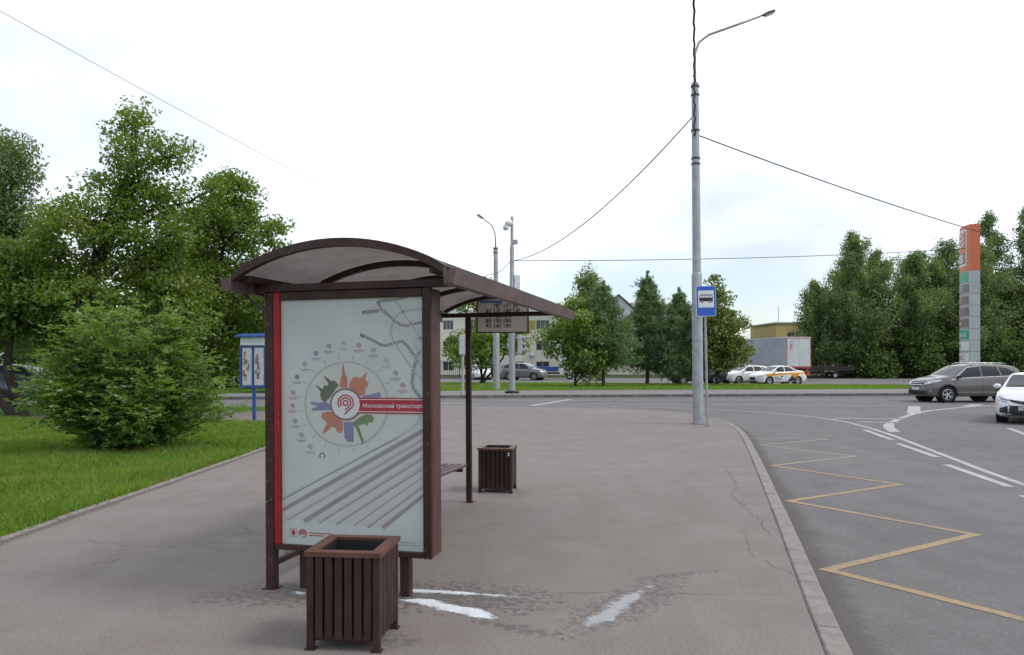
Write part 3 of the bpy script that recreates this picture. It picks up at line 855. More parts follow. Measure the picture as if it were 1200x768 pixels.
# ---- the poster: flat print laid up in thin layers (poster units 168 x 290, y down)
PT0, PT1, PZ0, PZ1 = 0.119, 1.2305, 0.329, 2.102
def pu(x, y, layer):
    return (PT0 + (PT1 - PT0) * x / 168.0, 0.030 - 0.0014 * layer, PZ1 - (PZ1 - PZ0) * y / 290.0)
m = MB()
m.grid([[pu(168 * i / 12, 290 * j / 16, 0) for i in range(13)] for j in range(17)][::-1])
po = m.build('poster', 'poster', SH)
class PR:
    """print on the poster, one ink layer"""
    def __init__(s, layer): s.m = MB(); s.l = layer
    def poly(s, pts): s.m.add([pu(x, y, s.l) for x, y in pts], [tuple(range(len(pts)))])
    def line(s, pts, w, closed=False):
        pts = [(min(max(x, 0.3), 167.7), min(max(y, 0.3), 289.7)) for x, y in pts]
        rib = offset_line(pts, w); n = len(rib)
        cl = lambda p: pu(min(max(p.x, 0), 168), min(max(p.y, 0), 290), s.l)
        s.m.add([cl(a) for a, b in rib] + [cl(b) for a, b in rib], [(i, n + i, n + i + 1, i + 1) for i in range(n - 1)])
    def disc(s, cx, cy, r, n=28, ry=None):
        s.poly([(cx + r * math.cos(2 * PI * k / n), cy + (ry or r) * math.sin(2 * PI * k / n)) for k in range(n)])
    def arc(s, cx, cy, r, a0, a1, w, n=18):
        s.line([(cx + r * math.cos(a0 + (a1 - a0) * k / n), cy - r * math.sin(a0 + (a1 - a0) * k / n)) for k in range(n + 1)], w)
    def text(s, body, x, y, size, bold=0.0, align='LEFT', width=None):
        v, f = text_polys(body, 1.0, bold, align)
        k = size
        kx = k
        if width: kx = width / max(p[0] for p in v)
        s.m.add([pu(x + p[0] * kx, y - p[1] * k, s.l) for p in v], f)
    def done(s, name, mat): return s.m.build(name, mat, po)
p = PR(0.7)
_s = lambda x, y: (x / 4.265 - 10, y / 4.265 + 128)
p.poly([_s(43, 505), _s(735, 95), _s(759, 85), _s(759, 410), _s(560, 580), _s(43, 568)]); p.done('pale_band', 'p_band')
p = PR(1)
for a, b, w in (((43, 520), (759, 103), 5.4), ((158, 572), (759, 182), 5.4), ((555, 583), (759, 415), 4.6)):
    p.line([_s(*a), _s(*b)], w)
_q = lambda x, y: (x / 6.4, y / 6.4 - 12)
for pts, w in (([(630, 185), (750, 175)], 4.2), ([(745, 120), (750, 105), (870, 97), (960, 80)], 3.4),
               ([(740, 105), (770, 165), (870, 252), (910, 283), (960, 288), (1075, 262)], 3.2),
               ([(612, 345), (700, 390), (760, 425), (800, 432), (865, 414), (920, 400), (960, 438), (1022, 530)], 3.4),
               ([(1030, 500), (1000, 620), (990, 700), (1000, 750), (1040, 800), (1075, 850)], 4.0), ([(612, 350), (632, 366)], 3.0), ([(632, 172), (634, 198)], 2.6)):
    p.line([_q(*a) for a in pts], w)
p.done('map_line', 'p_grey')
p = PR(0.85)
for pts, w in (([(870, 95), (925, 185), (985, 275), (1050, 380), (1075, 415)], 2.0),
               ([(1070, 165), (930, 185), (885, 205), (845, 285), (835, 350), (862, 412), (960, 560), (1075, 700)], 2.4),
               ([(1075, 380), (1005, 390), (1000, 425), (1075, 500)], 2.0), ([(1020, 520), (1075, 610)], 2.6)):
    p.line([_q(*a) for a in pts], w)
for a, b, w in (((43, 462), (640, 132), 2.6), ((60, 570), (759, 140), 2.6), ((235, 574), (759, 228), 3.6), ((322, 577), (759, 275), 3.6), ((480, 583), (759, 366), 3.4)):
    p.line([_s(*a), _s(*b)], w)
p.line([_s(640, 132), _s(700, 95), _s(735, 55), _s(740, 25)], 2.4)
for k in range(20):
    a = R(18.0 * k + 9); r0, r1 = 52, 58
    if 0 < (k * 18) % 360 < 350: p.line([(78.3 + r0 * math.cos(a), 123.2 + r0 * math.sin(a)), (78.3 + r1 * math.cos(a), 123.2 + r1 * math.sin(a))], 1.2)
p.arc(78.3, 123.2, 49.2, 0, 2 * PI, 1.6, 60)
p.done('map_line_pale', 'p_lgrey')
p = PR(1.4)
for a, b in (((43, 468), (640, 136)), ((238, 576), (759, 236)), ((326, 578), (759, 284)), ((412, 580), (759, 322)), ((484, 585), (759, 374))):
    p.line([_s(*a), _s(*b)], 0.7)
p.done('thin_line', 'p_dark')
p = PR(1.5); p.line([_s(75, 570), _s(759, 146)], 0.9); p.done('pink_line', 'p_pink')
for x, y in ((770, 165), (862, 250), (925, 185), (985, 275), (865, 412), (1050, 380), (1040, 490), (1018, 525), (1000, 615)):
    c = _q(x, y); p = PR(2); p.disc(c[0], c[1], 2.9, 14); p.done('station_ring', 'p_band')

for x, y in ((770, 165), (862, 250), (925, 185), (985, 275), (865, 412), (1050, 380), (1040, 490), (1018, 525), (1000, 615)):
    c = _q(x, y); p = PR(2.6); p.disc(c[0], c[1], 2.0, 12); p.done('station_dot', 'p_grey')

# round city emblem
p = PR(2); p.disc(78.3, 123.2, 47.5, 48); p.done('beige_disc', 'p_disc')
_e = lambda x, y: (x / 5.49 + 10, y / 5.49 + 38)
rj = random.Random(3)
p = PR(3); p.poly([_e(*q) for q in ((335, 360), (345, 290), (352, 285), (352, 245), (360, 200), (366, 245), (374, 285), (383, 290), (386, 360))]); p.done('orange_skyline', 'p_orange')
p = PR(3); p.poly([_e(*q) for q in ((395, 370), (400, 335), (420, 300), (440, 290), (465, 300), (480, 295), (515, 258), (500, 310), (522, 330), (515, 355), (500, 365), (498, 405), (470, 415), (440, 390))]); p.done('orange_skyline', 'p_orange')
p = PR(3); p.poly([_e(*q) for q in ((290, 520), (355, 580), (355, 635), (335, 655), (312, 640), (310, 620), (280, 612), (255, 640), (218, 660), (240, 610), (252, 590), (212, 555), (220, 525), (255, 515))]); p.done('orange_skyline', 'p_orange')
p = PR(3); p.poly([_e(*q) for q in ((240, 455), (215, 440), (205, 400), (215, 395), (176, 342), (225, 372), (235, 345), (255, 350), (262, 335), (228, 282), (285, 322), (300, 315), (330, 345), (310, 370), (275, 420))]); p.done('dark_green_skyline', 'p_green')
p = PR(3); p.poly([_e(*q) for q in ((430, 575), (470, 545), (500, 530), (540, 532), (556, 555), (545, 580), (515, 580), (518, 605), (495, 590), (470, 598), (455, 600), (490, 700), (480, 718), (440, 620), (420, 590))]); p.done('green_skyline', 'p_green2')
p = PR(3); p.poly([_e(*q) for q in ((145, 452), (200, 460), (240, 452), (275, 470), (275, 505), (155, 512), (150, 498), (200, 480), (148, 470))]); p.done('violet_skyline', 'p_violet')
p = PR(3); p.poly([_e(*q) for q in ((360, 580), (425, 580), (425, 708), (378, 705), (375, 690), (365, 685))]); p.done('violet_skyline', 'p_violet')
p = PR(3); p.poly([_e(*q) for q in ((490, 412), (530, 405), (590, 390), (600, 405), (595, 424), (480, 424))]); p.done('violet_skyline', 'p_violet')
p = PR(3.6); p.disc(78.3, 123.2, 19.0, 36); p.done('brown_ring', 'p_brown')
p = PR(4.0); p.poly([(80, 115.4), (168, 115.4), (168, 133.6), (80, 133.6)]); p.done('red_banner', 'p_red')
p = PR(4.6); p.poly([(92, 117.0), (168, 117.0), (168, 117.8), (92, 117.8)]); p.poly([(92, 131.0), (168, 131.0), (168, 131.9), (92, 131.9)])
p.text('Московский транспорт', 98.0, 126.6, 6.3, 0.012, width=69.5)
p.done('banner_lettering', 'p_white')
p = PR(5.0); p.disc(78.3, 123.2, 16.6, 36); p.done('white_disc', 'p_white')
p = PR(5.7)
for r in (9.0, 6.0):
    p.arc(78.3, 121.6, r, R(215), R(-30), 1.6, 26)
    e = (78.3 + r * math.cos(R(-30)), 121.6 + r * math.sin(R(30)))
    p.line([e, (e[0] - 1.0 * r, e[1] + 0.95 * r)], 1.6)
p.arc(78.3, 121.6, 2.9, 0, 2 * PI, 1.6, 20)
p.done('transport_emblem', 'p_red')
# service icons round the circle
PALE = {k: M('faded ' + k, c, 0.55, var=0.05) for k, c in (('p_red', (0.42, 0.17, 0.17)), ('p_dark', (0.22, 0.23, 0.23)), ('p_brown', (0.30, 0.24, 0.22)), ('p_green', (0.2, 0.27, 0.17)), ('p_violet', (0.27, 0.28, 0.36)), ('p_lgrey', (0.36, 0.40, 0.38)), ('p_grey', (0.29, 0.29, 0.29)))}
icons = [(25, 395, 'p_red'), (20, 480, 'p_red'), (37, 580, 'p_dark'), (78, 670, 'p_dark'), (137, 745, 'p_brown'), (52, 292, 'p_green'), (105, 210, 'p_violet'), (178, 140, 'p_violet'),
         (265, 97, 'p_dark'), (360, 78, 'p_lgrey'), (458, 92, 'p_red'), (553, 125, 'p_grey'), (633, 193, 'p_lgrey'), (692, 270, 'p_dark'), (736, 347, 'p_red')]
for x, y, c in icons:
    u, v = _e(x, y); p = PR(1.6)
    p.arc(u, v, 2.5, R(215), R(-40), 0.8, 14); p.arc(u, v, 1.0, 0, 2 * PI, 0.7, 8)
    p.line([(u + 1.9, v + 1.5), (u - 0.2, v + 3.6)], 0.8)
    if c in ('p_green',) or (x, y) == (178, 140): p.disc(u, v, 2.5, 12)
    p.line([(u - 6, v + 6.0), (u + 6, v + 6.0)], 0.8); p.line([(u - 4, v + 7.8), (u + 4, v + 7.8)], 0.6)
    p.done('service_icon', PALE[c])
u, v = _s(254, 238); p = PR(1.6); p.arc(u, v, 3.0, R(230), R(-50), 1.3, 14); p.done('service_icon', 'p_brown')
# foot line
p = PR(1.6)
u, v = _s(103, 632); p.line([(u - 4.5, v - 4.5), (u + 4.5, v - 4.5), (u + 4.5, v + 4.5), (u - 4.5, v + 4.5), (u - 4.5, v - 4.5)], 0.5)
p.poly([(u - 1.2, v - 3.5), (u + 1.2, v - 3.5), (u + 2.2, v), (u + 1, v + 3.2), (u - 1, v + 3.2), (u - 2.2, v)])
u, v = _s(152, 632); p.arc(u, v, 4.3, R(215), R(-30), 1.1, 18); p.arc(u, v, 2.6, R(215), R(-30), 0.9, 18); p.arc(u, v, 1.2, 0, 2 * PI, 0.8, 10); p.line([(u + 3.6, v + 2.2), (u - 0.5, v + 5.4)], 1.0)
for k, w in ((0, 26), (1, 19)):
    u, v = _s(182, 628 + 12 * k); p.line([(u, v), (u + w, v)], 1.0)
p.done('foot_logo', 'p_red')
p = PR(1.6)
for k, (w, x) in enumerate(((18, 640), (25, 630))):
    u, v = _s(x, 648 + 13 * k); p.line([(u, v), (u + w, v)], 0.7)
p.done('foot_print', 'p_grey')

# ---- timetable board hung behind the far crossbeam
TB = empty('timetable_board', SH.matrix_world.translation, 0, 'grey timetable panel with hour columns and blue strip under the shelter roof', 'timetable')
TB.location = (-0.02, 9.28, 2.0); TB.rotation_euler = (0, 0, R(-6))
m = MB(); m.box(-0.40, 0.21, 0.0, 0.03, 0.02, 0.42, 0.003); m.build('panel', M('timetable panel grey', (0.74, 0.69, 0.67), 0.55, var=0.06), TB)
for bx in ((-0.412, 0.222, 0.008, 0.020), (-0.412, 0.222, 0.421, 0.433)):
    m = MB(); m.box(bx[0], bx[1], -0.004, 0.034, bx[2], bx[3]); m.build('frame', 'brown', TB)
for x in (-0.412, 0.211):
    m = MB(); m.box(x, x + 0.011, -0.004, 0.034, 0.021, 0.420); m.build('frame', 'brown', TB)
for x in (-0.33, 0.14):
    m = MB(); m.box(x, x + 0.015, 0.036, 0.045, 0.15, 0.46); m.build('hanger', 'brown', TB)
m = MB(); m.box(-0.37, -0.10, -0.0025, -0.001, 0.375, 0.395); m.build('blue_strip', 'signblue', TB)
for r, row in enumerate((('', '10', '15', '20'), ('6', '11', '16', '21'), ('7', '12', '17', ''), ('8', '13', '18', ''), ('9', '14', '19', ''))):
    b = MB()
    for c, t in enumerate(row):
        if not t: continue
        x, z = -0.30 + 0.118 * c - (0.028 if len(t) > 1 else 0.0), 0.318 - 0.062 * r
        v, f = text_polys(t, 0.066, 0.0015)
        b.add([(x + q[0], -0.0015, z + q[1]) for q in v], f)
        x2 = x + max(q[0] for q in v) + 0.006
        for k in range(2 if r == 0 else 3):
            for j in range(2):
                b.box(x2 + 0.018 * j, x2 + 0.018 * j + 0.012, -0.0018, -0.0008, z + 0.038 - 0.018 * k, z + 0.048 - 0.018 * k)
    tag(b.build('hours_lettering', 'ink', TB), kind='stuff')

# ================================================================ slatted litter bins
def make_bin():
    e = empty('litter_bin', (0, 0, 0), 0)
    W = 0.215
    for sx in (-1, 1):
        for sy in (-1, 1):
            m = MB(); x, y = sx * (W - 0.02), sy * (W - 0.02)
            m.box(x - 0.02, x + 0.02, y - 0.02, y + 0.02, 0.006, 0.535, 0.003); m.box(x - 0.03, x + 0.03, y - 0.03, y + 0.03, 0.0, 0.007)
            m.build('corner_post', 'brown_wood', e)
    for side in range(4):
        mt = Matrix.Rotation(side * PI / 2, 4, 'Z')
        for k in range(6):
            m = MB(); x = -0.1725 + 0.0575 * (k + 0.5)
            m.box(x - 0.0225, x + 0.0225, -W + 0.004, -W + 0.018, 0.062, 0.534, 0.003)
            m.xform(mt); m.build('slat', 'brown_wood', e)
        m = MB(); m.box(-0.174, 0.174, -W + 0.018, -W + 0.03, 0.05, 0.085); m.xform(mt); m.build('bottom_rail', 'brown', e)
    m = MB()
    o, i, z0, z1 = 0.226, 0.162, 0.538, 0.566
    vs = [(sx * r, sy * r, z) for z in (z0, z1) for r in (o, i) for sx, sy in ((-1, -1), (1, -1), (1, 1), (-1, 1))]
    fs = []
    for k in range(4):
        k2 = (k + 1) % 4
        fs += [(8 + k, 8 + k2, 12 + k2, 12 + k), (k, 4 + k, 4 + k2, k2), (k, k2, 8 + k2, 8 + k), (4 + k2, 4 + k, 12 + k, 12 + k2)]
    m.add(vs, fs); m.build('top_rim', 'bin_top', e)
    m = MB()
    vs = [(sx * r, sy * r, z) for r, z in ((0.161, 0.552), (0.161, 0.10)) for sx, sy in ((-1, -1), (1, -1), (1, 1), (-1, 1))]
    m.add(vs, [(k, (k + 1) % 4, 4 + (k + 1) % 4, 4 + k) for k in range(4)] + [(4, 5, 6, 7)]); m.build('liner', 'black', e)
    m = MB(); m.box(-W + 0.034, W - 0.034, -W + 0.034, W - 0.034, 0.075, 0.095); m.build('floor_plate', 'brown', e)
    return e
bin1 = make_bin()
bin2 = copy_tree(bin1)
bin1.location = (-0.945, 4.60, 0); bin1.rotation_euler = (0, 0, R(-6))
tag(bin1, 'brown slatted litter bin standing in front of the poster', 'litter bin', 'slatted brown litter bins')
bin2.location = (-0.185, 9.92, 0); bin2.rotation_euler = (0, 0, R(-8))
tag(bin2, 'brown slatted litter bin with a small white tag, standing past the shelter bench', 'litter bin', 'slatted brown litter bins')
m = MB(); m.box(0.165, 0.185, -0.2195, -0.2155, 0.47, 0.515); m.build('white_tag', 'paper', bin2)

# ================================================================ lamp posts
def lamp_post(loc, lean, arm_dir, label, low_h, low_r, top_h, top_r, arm_pts, head_len, group='street lamps'):
    e = empty('street_lamp', loc, 0, label, 'street lamp', group)
    e.rotation_euler = (0, lean, 0)
    m = MB(); m.lathe([(low_r * 1.02, 0), (low_r, 0.3), (low_r * 0.97, low_h - 0.03), (low_r * 0.94, low_h), (top_r * 1.02, low_h + 0.04)], 20); m.build('lower_pole', 'galv', e, True, autosmooth=40)
    m = MB(); m.lathe([(top_r, low_h + 0.03), (top_r * 0.86, top_h)], 18); m.build('upper_pole', 'galv', e, True, autosmooth=40)
    m = MB(); m.lathe([(low_r * 1.5, 0.0), (low_r * 1.5, 0.02), (low_r * 1.03, 0.03)], 20); m.build('base_collar', 'farwalk', e)
    for z in (top_h - 0.12, top_h - 0.35) + ((top_h - 2.05, top_h - 2.2, top_h - 1.3) if top_h > 8.9 else ()):
        m = MB(); m.lathe([(top_r * 0.98, z), (top_r * 1.06, z + 0.005), (top_r * 1.06, z + 0.045), (top_r * 0.98, z + 0.05)], 16); m.build('clamp_band', 'darkmetal', e)
    d = Vector((math.cos(arm_dir), math.sin(arm_dir), 0))
    pts = [Vector((0, 0, z)) + d * r for r, z in arm_pts]
    m = MB(); m.tube(pts, [0.045] * 2 + [0.036] * (len(pts) - 2), 10); m.build('arm', 'galv2', e, True)
    a = pts[-1]; t = (pts[-1] - pts[-2]).normalized(); up = t.cross(d.cross(Vector((0, 0, 1)))).normalized()
    if up.z < 0: up = -up
    sd = t.cross(up)
    prof = [(0.0, 0.035), (0.12, 0.05), (0.2, 0.09), (head_len * 0.6, 0.12), (head_len, 0.10)]
    m = MB(); n = 8; vs = []
    for s, r in prof:
        for k in range(n):
            an = 2 * PI * k / n; vs.append(a + t * (s - 0.05) + sd * math.cos(an) * r + up * math.sin(an) * r * 0.42)
    m.add(vs, [(i * n + k, i * n + (k + 1) % n, (i + 1) * n + (k + 1) % n, (i + 1) * n + k) for i in range(len(prof) - 1) for k in range(n)] + [tuple(range(n)), tuple(range(n * len(prof) - 1, n * len(prof) - n - 1, -1))])
    h = m.build('lamp_head', 'lampgrey', e)
    m = MB(); c = a + t * (head_len * 0.6) - up * 0.05
    mt = Matrix((sd, t, up)).transposed().to_4x4(); mt.translation = c
    m.xbox(mt, 0.15, head_len * 0.55, 0.02); m.build('lens', 'lens', h)
    return e
lamp_post((5.0, 20.62, 0), R(-0.55), R(8), 'grey street lamp on stepped steel pole beside the blue bus stop sign', 4.02, 0.142, 9.15, 0.115,
          [(0, 8.7), (0, 9.5), (0.01, 9.95), (0.12, 10.25), (0.4, 10.47), (1.2, 10.78), (1.85, 11.04)], 0.5)
lamp_post((-0.9, 45.0, 0.06), R(-0.4), R(215), 'thin grey street lamp behind the traffic light on the far lawn', 3.4, 0.19, 8.35, 0.15,
          [(0, 8.2), (0, 8.8), (0.06, 9.25), (0.22, 9.55), (0.5, 9.75), (0.75, 9.88)], 0.6)

# bus stop sign
e = empty('bus_stop_sign', (5.04, 19.8, 0), 0, 'blue and white bus stop sign on a thin leaning pole', 'sign'); e.rotation_euler = (0, R(-1.2), R(4))
m = MB(); m.tube([(0, 0, 0), (0, 0, 3.62)], 0.032, 12); m.build('pole', 'galv2', e, True, autosmooth=40)
m = MB(); m.lathe([(0.10, 0), (0.10, 0.012), (0.035, 0.016)], 12); m.build('base_collar', 'farwalk', e)
def rrect(x0, x1, z0, z1, r, y, n=5):
    out = []
    for cx, cz, a0 in ((x1 - r, z0 + r, -90), (x1 - r, z1 - r, 0), (x0 + r, z1 - r, 90), (x0 + r, z0 + r, 180)):
        for k in range(n + 1):
            a = R(a0 + 90 * k / n); out.append((cx + r * math.cos(a), y, cz + r * math.sin(a)))
    return out
def plate(name, mat, parent, x0, x1, z0, z1, r, y0, y1):
    m = MB(); a = rrect(x0, x1, z0, z1, r, y0); b = rrect(x0, x1, z0, z1, r, y1); n = len(a)
    m.add(a + b, [tuple(range(n)), tuple(range(2 * n - 1, n - 1, -1))] + [(i, n + i, n + (i + 1) % n, (i + 1) % n) for i in range(n)])
    return m.build(name, mat, parent)
pl = plate('sign_plate', 'signwhite', e, -0.25, 0.27, 2.84, 3.62, 0.035, -0.062, -0.040)
plate('blue_field', 'signblue', pl, -0.238, 0.258, 2.852, 3.608, 0.03, -0.065, -0.063)
plate('white_field', 'signwhite', pl, -0.195, 0.215, 3.065, 3.50, 0.008, -0.068, -0.066)
m = MB()
def yz(pts, y): m.add([(x, y, z) for x, z in pts], [tuple(range(len(pts)))])
yz([(-0.165, 3.22), (0.185, 3.22), (0.185, 3.31), (0.175, 3.385), (0.15, 3.395), (-0.14, 3.395), (-0.16, 3.38), (-0.17, 3.30)], -0.0695)
for cx in (-0.10, 0.115):
    yz([(cx + 0.038 * math.cos(2 * PI * k / 14), 3.222 + 0.038 * math.sin(2 * PI * k / 14)) for k in range(14)], -0.0705)
m.build('bus_pictogram', 'ink', pl)
m = MB()
for k in range(5):
    x = -0.145 + k * 0.064; yz([(x, 3.315), (x + 0.05, 3.315), (x + 0.05, 3.372), (x, 3.372)], -0.0708)
for cx in (-0.10, 0.115):
    yz([(cx + 0.015 * math.cos(2 * PI * k / 10), 3.222 + 0.015 * math.sin(2 * PI * k / 10)) for k in range(10)], -0.0712)
m.build('pictogram_window', 'signwhite', pl)

# traffic light mast
e = empty('traffic_light', (0.0, 40.0, 0.05), 0, 'tall grey traffic light mast with signals, camera and cabinet on the far footway', 'traffic light')
m = MB(); m.lathe([(0.17, 0.12), (0.16, 4.9), (0.15, 5.0), (0.13, 5.05), (0.12, 7.6), (0.085, 7.7), (0.075, 9.2)], 16); m.build('mast', 'galv2', e, True, autosmooth=40)
m = MB(); m.lathe([(0.38, 0), (0.38, 0.1), (0.2, 0.14)], 12); m.build('base_plate', 'black', e)
def signal(e, x, y, z, rz, name='signal_head'):
    m = MB(); m.box(-0.16, 0.16, -0.11, 0.11, -0.5, 0.5, 0.02)
    mt = Matrix.Translation((x, y, z)) @ Matrix.Rotation(rz, 4, 'Z'); m.xform(mt)
    h = m.build(name, M('signal housing', (0.45, 0.45, 0.43), 0.5), e)
    for k in range(3):
        m = MB(); n = 12; zz = 0.32 - 0.32 * k
        vs = []
        for yy, dz in ((-0.112, 0), (-0.32, -0.02)):
            for q in range(n + 1):
                a = R(-30 + 240 * q / n); vs.append((0.125 * math.cos(a), yy, zz + dz + 0.125 * math.sin(a)))
        m.add(vs, [(i, i + 1, n + 2 + i, n + 1 + i) for i in range(n)]); m.xform(mt); m.build('visor', 'galv2', h)
        m = MB(); m.lathe([(0.11, 0), (0.09, 0.02), (0.0, 0.03)], 14, mt @ Matrix.Translation((0, -0.112, zz)) @ Matrix.Rotation(PI / 2, 4, 'X'))
        m.build('lens', M('signal lens', ((0.12, 0.01, 0.01), (0.14, 0.08, 0.01), (0.01, 0.1, 0.05))[k], 0.2), h)
signal(e, 0.42, 0.0, 2.55, R(80))
m = MB(); m.bar((0.1, 0, 2.8), (0.34, 0, 2.8), 0.04, 0.05); m.bar((0.1, 0, 2.3), (0.34, 0, 2.3), 0.04, 0.05); m.build('signal_bracket', 'darkmetal', e)
m = MB(); m.box(0.12, 0.42, -0.12, 0.12, 5.15, 6.15, 0.02); m.build('control_cabinet', 'lens', e)
m = MB(); m.tube([(0, -0.05, 8.9), (-0.32, -0.1, 8.75)], 0.16, 12); m.ball((-0.32, -0.1, 8.62), 0.17, 12); m.build('dome_camera', 'lens', e, True)
m = MB(); m.box(0.05, 0.3, -0.08, 0.08, 7.75, 8.0, 0.02); m.build('junction_box', 'galv2', e)
e = empty('traffic_light', (-2.55, 39.6, 0.05), 0, 'short traffic light seen from behind past the shelter post', 'traffic light')
m = MB(); m.lathe([(0.1, 0), (0.075, 0.1), (0.07, 3.2)], 12); m.build('mast', 'galv2', e, True, autosmooth=40)
signal(e, 0.0, -0.2, 2.5, R(195))

# notice board on blue posts
e = empty('notice_board', (-7.33, 21.84, 0), R(-14), 'blue notice board with pinned papers on a blue post by the lawn', 'notice board')
m = MB(); m.box(-0.045, 0.045, -0.03, 0.03, 0, 2.32, 0.004); m.build('post', 'boardblue', e)
m = MB(); m.box(-0.375, 0.375, -0.055, -0.032, 1.0, 2.10); m.build('back_panel', 'boardblue', e)
for x0, x1 in ((-0.40, -0.36), (0.36, 0.40)):
    m = MB(); m.box(x0, x1, -0.09, -0.03, 0.96, 2.12); m.build('frame', 'boardblue', e)
for z0, z1 in ((0.94, 0.99), (2.09, 2.12)):
    m = MB(); m.box(-0.42, 0.42, -0.093, -0.028, z0, z1); m.build('frame', 'boardblue', e)
m = MB(); m.box(-0.025, 0.025, -0.09, -0.056, 0.992, 2.088); m.build('mullion', 'boardblue', e)
m = MB(); m.box(-0.39, 0.39, -0.085, -0.03, 2.14, 2.36); h = m.build('header', 'signwhite', e)
m = MB(); 
v, f = text_polys('— —  — — —  — —', 0.10, 0.002); w = max(q[0] for q in v)
m.add([(-0.32 + q[0] * 0.64 / w, -0.087, 2.21 + q[1]) for q in v], f); m.build('header_lettering', 'p_grey', h)
m = MB(); m.add([(-0.5, -0.22, 2.37), (0.5, -0.22, 2.37), (0.5, 0.16, 2.44), (-0.5, 0.16, 2.44), (-0.5, -0.22, 2.41), (0.5, -0.22, 2.41), (0.5, 0.16, 2.48), (-0.5, 0.16, 2.48)],
      [(0, 3, 2, 1), (4, 5, 6, 7), (0, 1, 5, 4), (1, 2, 6, 5), (2, 3, 7, 6), (3, 0, 4, 7)]); m.build('roof', 'boardblue', e)
for x0, x1 in ((-0.345, -0.035), (0.035, 0.345)):
    m = MB(); m.box(x0, x1, -0.062, -0.057, 1.01, 2.07); m.build('notice_sheet', 'paper', e)
rn = random.Random(8)
pm = [M('notice print ' + c, k, 0.7) for c, k in (('rust', (0.35, 0.17, 0.1)), ('grey', (0.3, 0.3, 0.32)), ('tan', (0.45, 0.33, 0.18)), ('brown', (0.25, 0.13, 0.1)))]
for x0 in (-0.33, 0.05):
    for k in range(11):
        m = MB(); x = x0 + rn.uniform(0, 0.17); z = rn.uniform(1.05, 1.85); m.box(x, x + rn.uniform(0.05, 0.1), -0.0655, -0.0635 - 0.0001 * k, z, z + rn.uniform(0.04, 0.18)); m.build('notice', pm[k % 4], e)

# ================================================================ price pylon
MT['pyl_orange'] = M('pylon orange', (0.62, 0.145, 0.052), 0.45, var=0.05, scale=0.6)
MT['pyl_grey'] = M('pylon grey', (0.40, 0.42, 0.42), 0.45, var=0.06, scale=0.8)
MT['pyl_green'] = M('pylon green', (0.02, 0.33, 0.19), 0.4, var=0.15, scale=2)
MT['pyl_panel'] = M('pylon price panel', (0.17, 0.13, 0.13), 0.4, var=0.15, scale=2)
MT['pyl_rust'] = M('pylon red print', (0.40, 0.20, 0.18), 0.5, var=0.1)
e = empty('fuel_price_pylon', (29.8, 50.0, 0.06), R(-17.7), 'tall orange and grey curved fuel price pylon in front of the birches', 'pylon')
def psec(z0, z1, sh=0.0):
    pts = [(-sh, -sh), (0.60 + sh, -sh), (0.60 + sh, 2.6 + sh), (0 - sh, 2.6 + sh)]
    left = [(-0.22 * math.sin(PI * k / 10) - sh, 2.6 + sh - (2.6 + 2 * sh) * k / 10) for k in range(1, 10)]
    m = MB(); m.prism(pts + left, z0, z1); return m
z = 0.05
zs = []
while z < 7.4:
    zs.append(z); m = psec(z, z + 0.735); m.build('segment', 'pyl_grey', e); z += 0.755
m = psec(0.0, z, -0.03); m.build('core', 'darkmetal', e)
psec(z, z + 3.0).build('orange_head', 'pyl_orange', e)
ztop = z + 3.0
def on_face(y, dz=0.006): return -0.22 * math.sin(PI * y / 2.6) - dz
def curved_panel(name, mat, y0, y1, z0, z1, dz, parent=e, r=0.0):
    m = MB(); n = 8
    m.grid([[(on_face(y0 + (y1 - y0) * k / n, dz), y0 + (y1 - y0) * k / n, zz) for k in range(n + 1)] for zz in (z0, z1)][::-1])
    return m.build(name, mat, parent)
curved_panel('green_panel', 'pyl_green', 0.15, 2.3, zs[-1] + 0.05, zs[-1] + 0.69, 0.008)
for i, zz in enumerate(zs[-2::-1][:7]):
    mat = {4: 'pyl_green'}.get(i, 'pyl_panel' if i < 5 else 'signwhite')
    q = curved_panel('price_panel', mat, 0.08, 2.3, zz + 0.07, zz + 0.64, 0.008)
    t = ('ДТ', '92', '95', '98', 'Евро-5', '24', 'АЗС')[i]
    v, f = text_polys(t, 0.42, 0.01); w = max(p[0] for p in v); k = min(1.6, 1.5 / w)
    m = MB(); m.add([(on_face(1.95 - p[0] * k, 0.014), 1.95 - p[0] * k, zz + 0.2 + p[1]) for p in v], f); m.build('price_lettering', 'signwhite' if i < 5 else 'pyl_rust', q)
fr = curved_panel('logo_frame', 'signwhite', 0.35, 2.45, z + 0.35, z + 2.75, 0.010)
curved_panel('logo_field', 'pyl_orange', 0.48, 2.32, z + 0.48, z + 2.62, 0.016, fr)
curved_panel('logo_plate', 'pyl_panel', 0.6, 2.2, z + 0.5, z + 1.25, 0.022, fr)
m = MB(); v, f = text_polys('BS', 0.75, 0.03); w = max(p[0] for p in v)
m.add([(on_face(2.1 - p[0] * 1.3 / w, 0.03), 2.1 - p[0] * 1.3 / w, z + 0.6 + p[1]) for p in v], f); m.build('logo_lettering', 'signwhite', fr)
m = MB()
for k in range(3):
    y0 = 2.15; zz = z + 1.45 + 0.36 * k
    pts = [(y0, zz), (1.6, zz + 0.35), (1.2, zz + 0.1), (0.65, zz + 0.4)]
    P = [[(on_face(y, 0.03), y, q + d) for y, q in pts] for d in (0.0, 0.13)]
    m.grid(P)
m.build('logo_stroke', 'signwhite', fr)

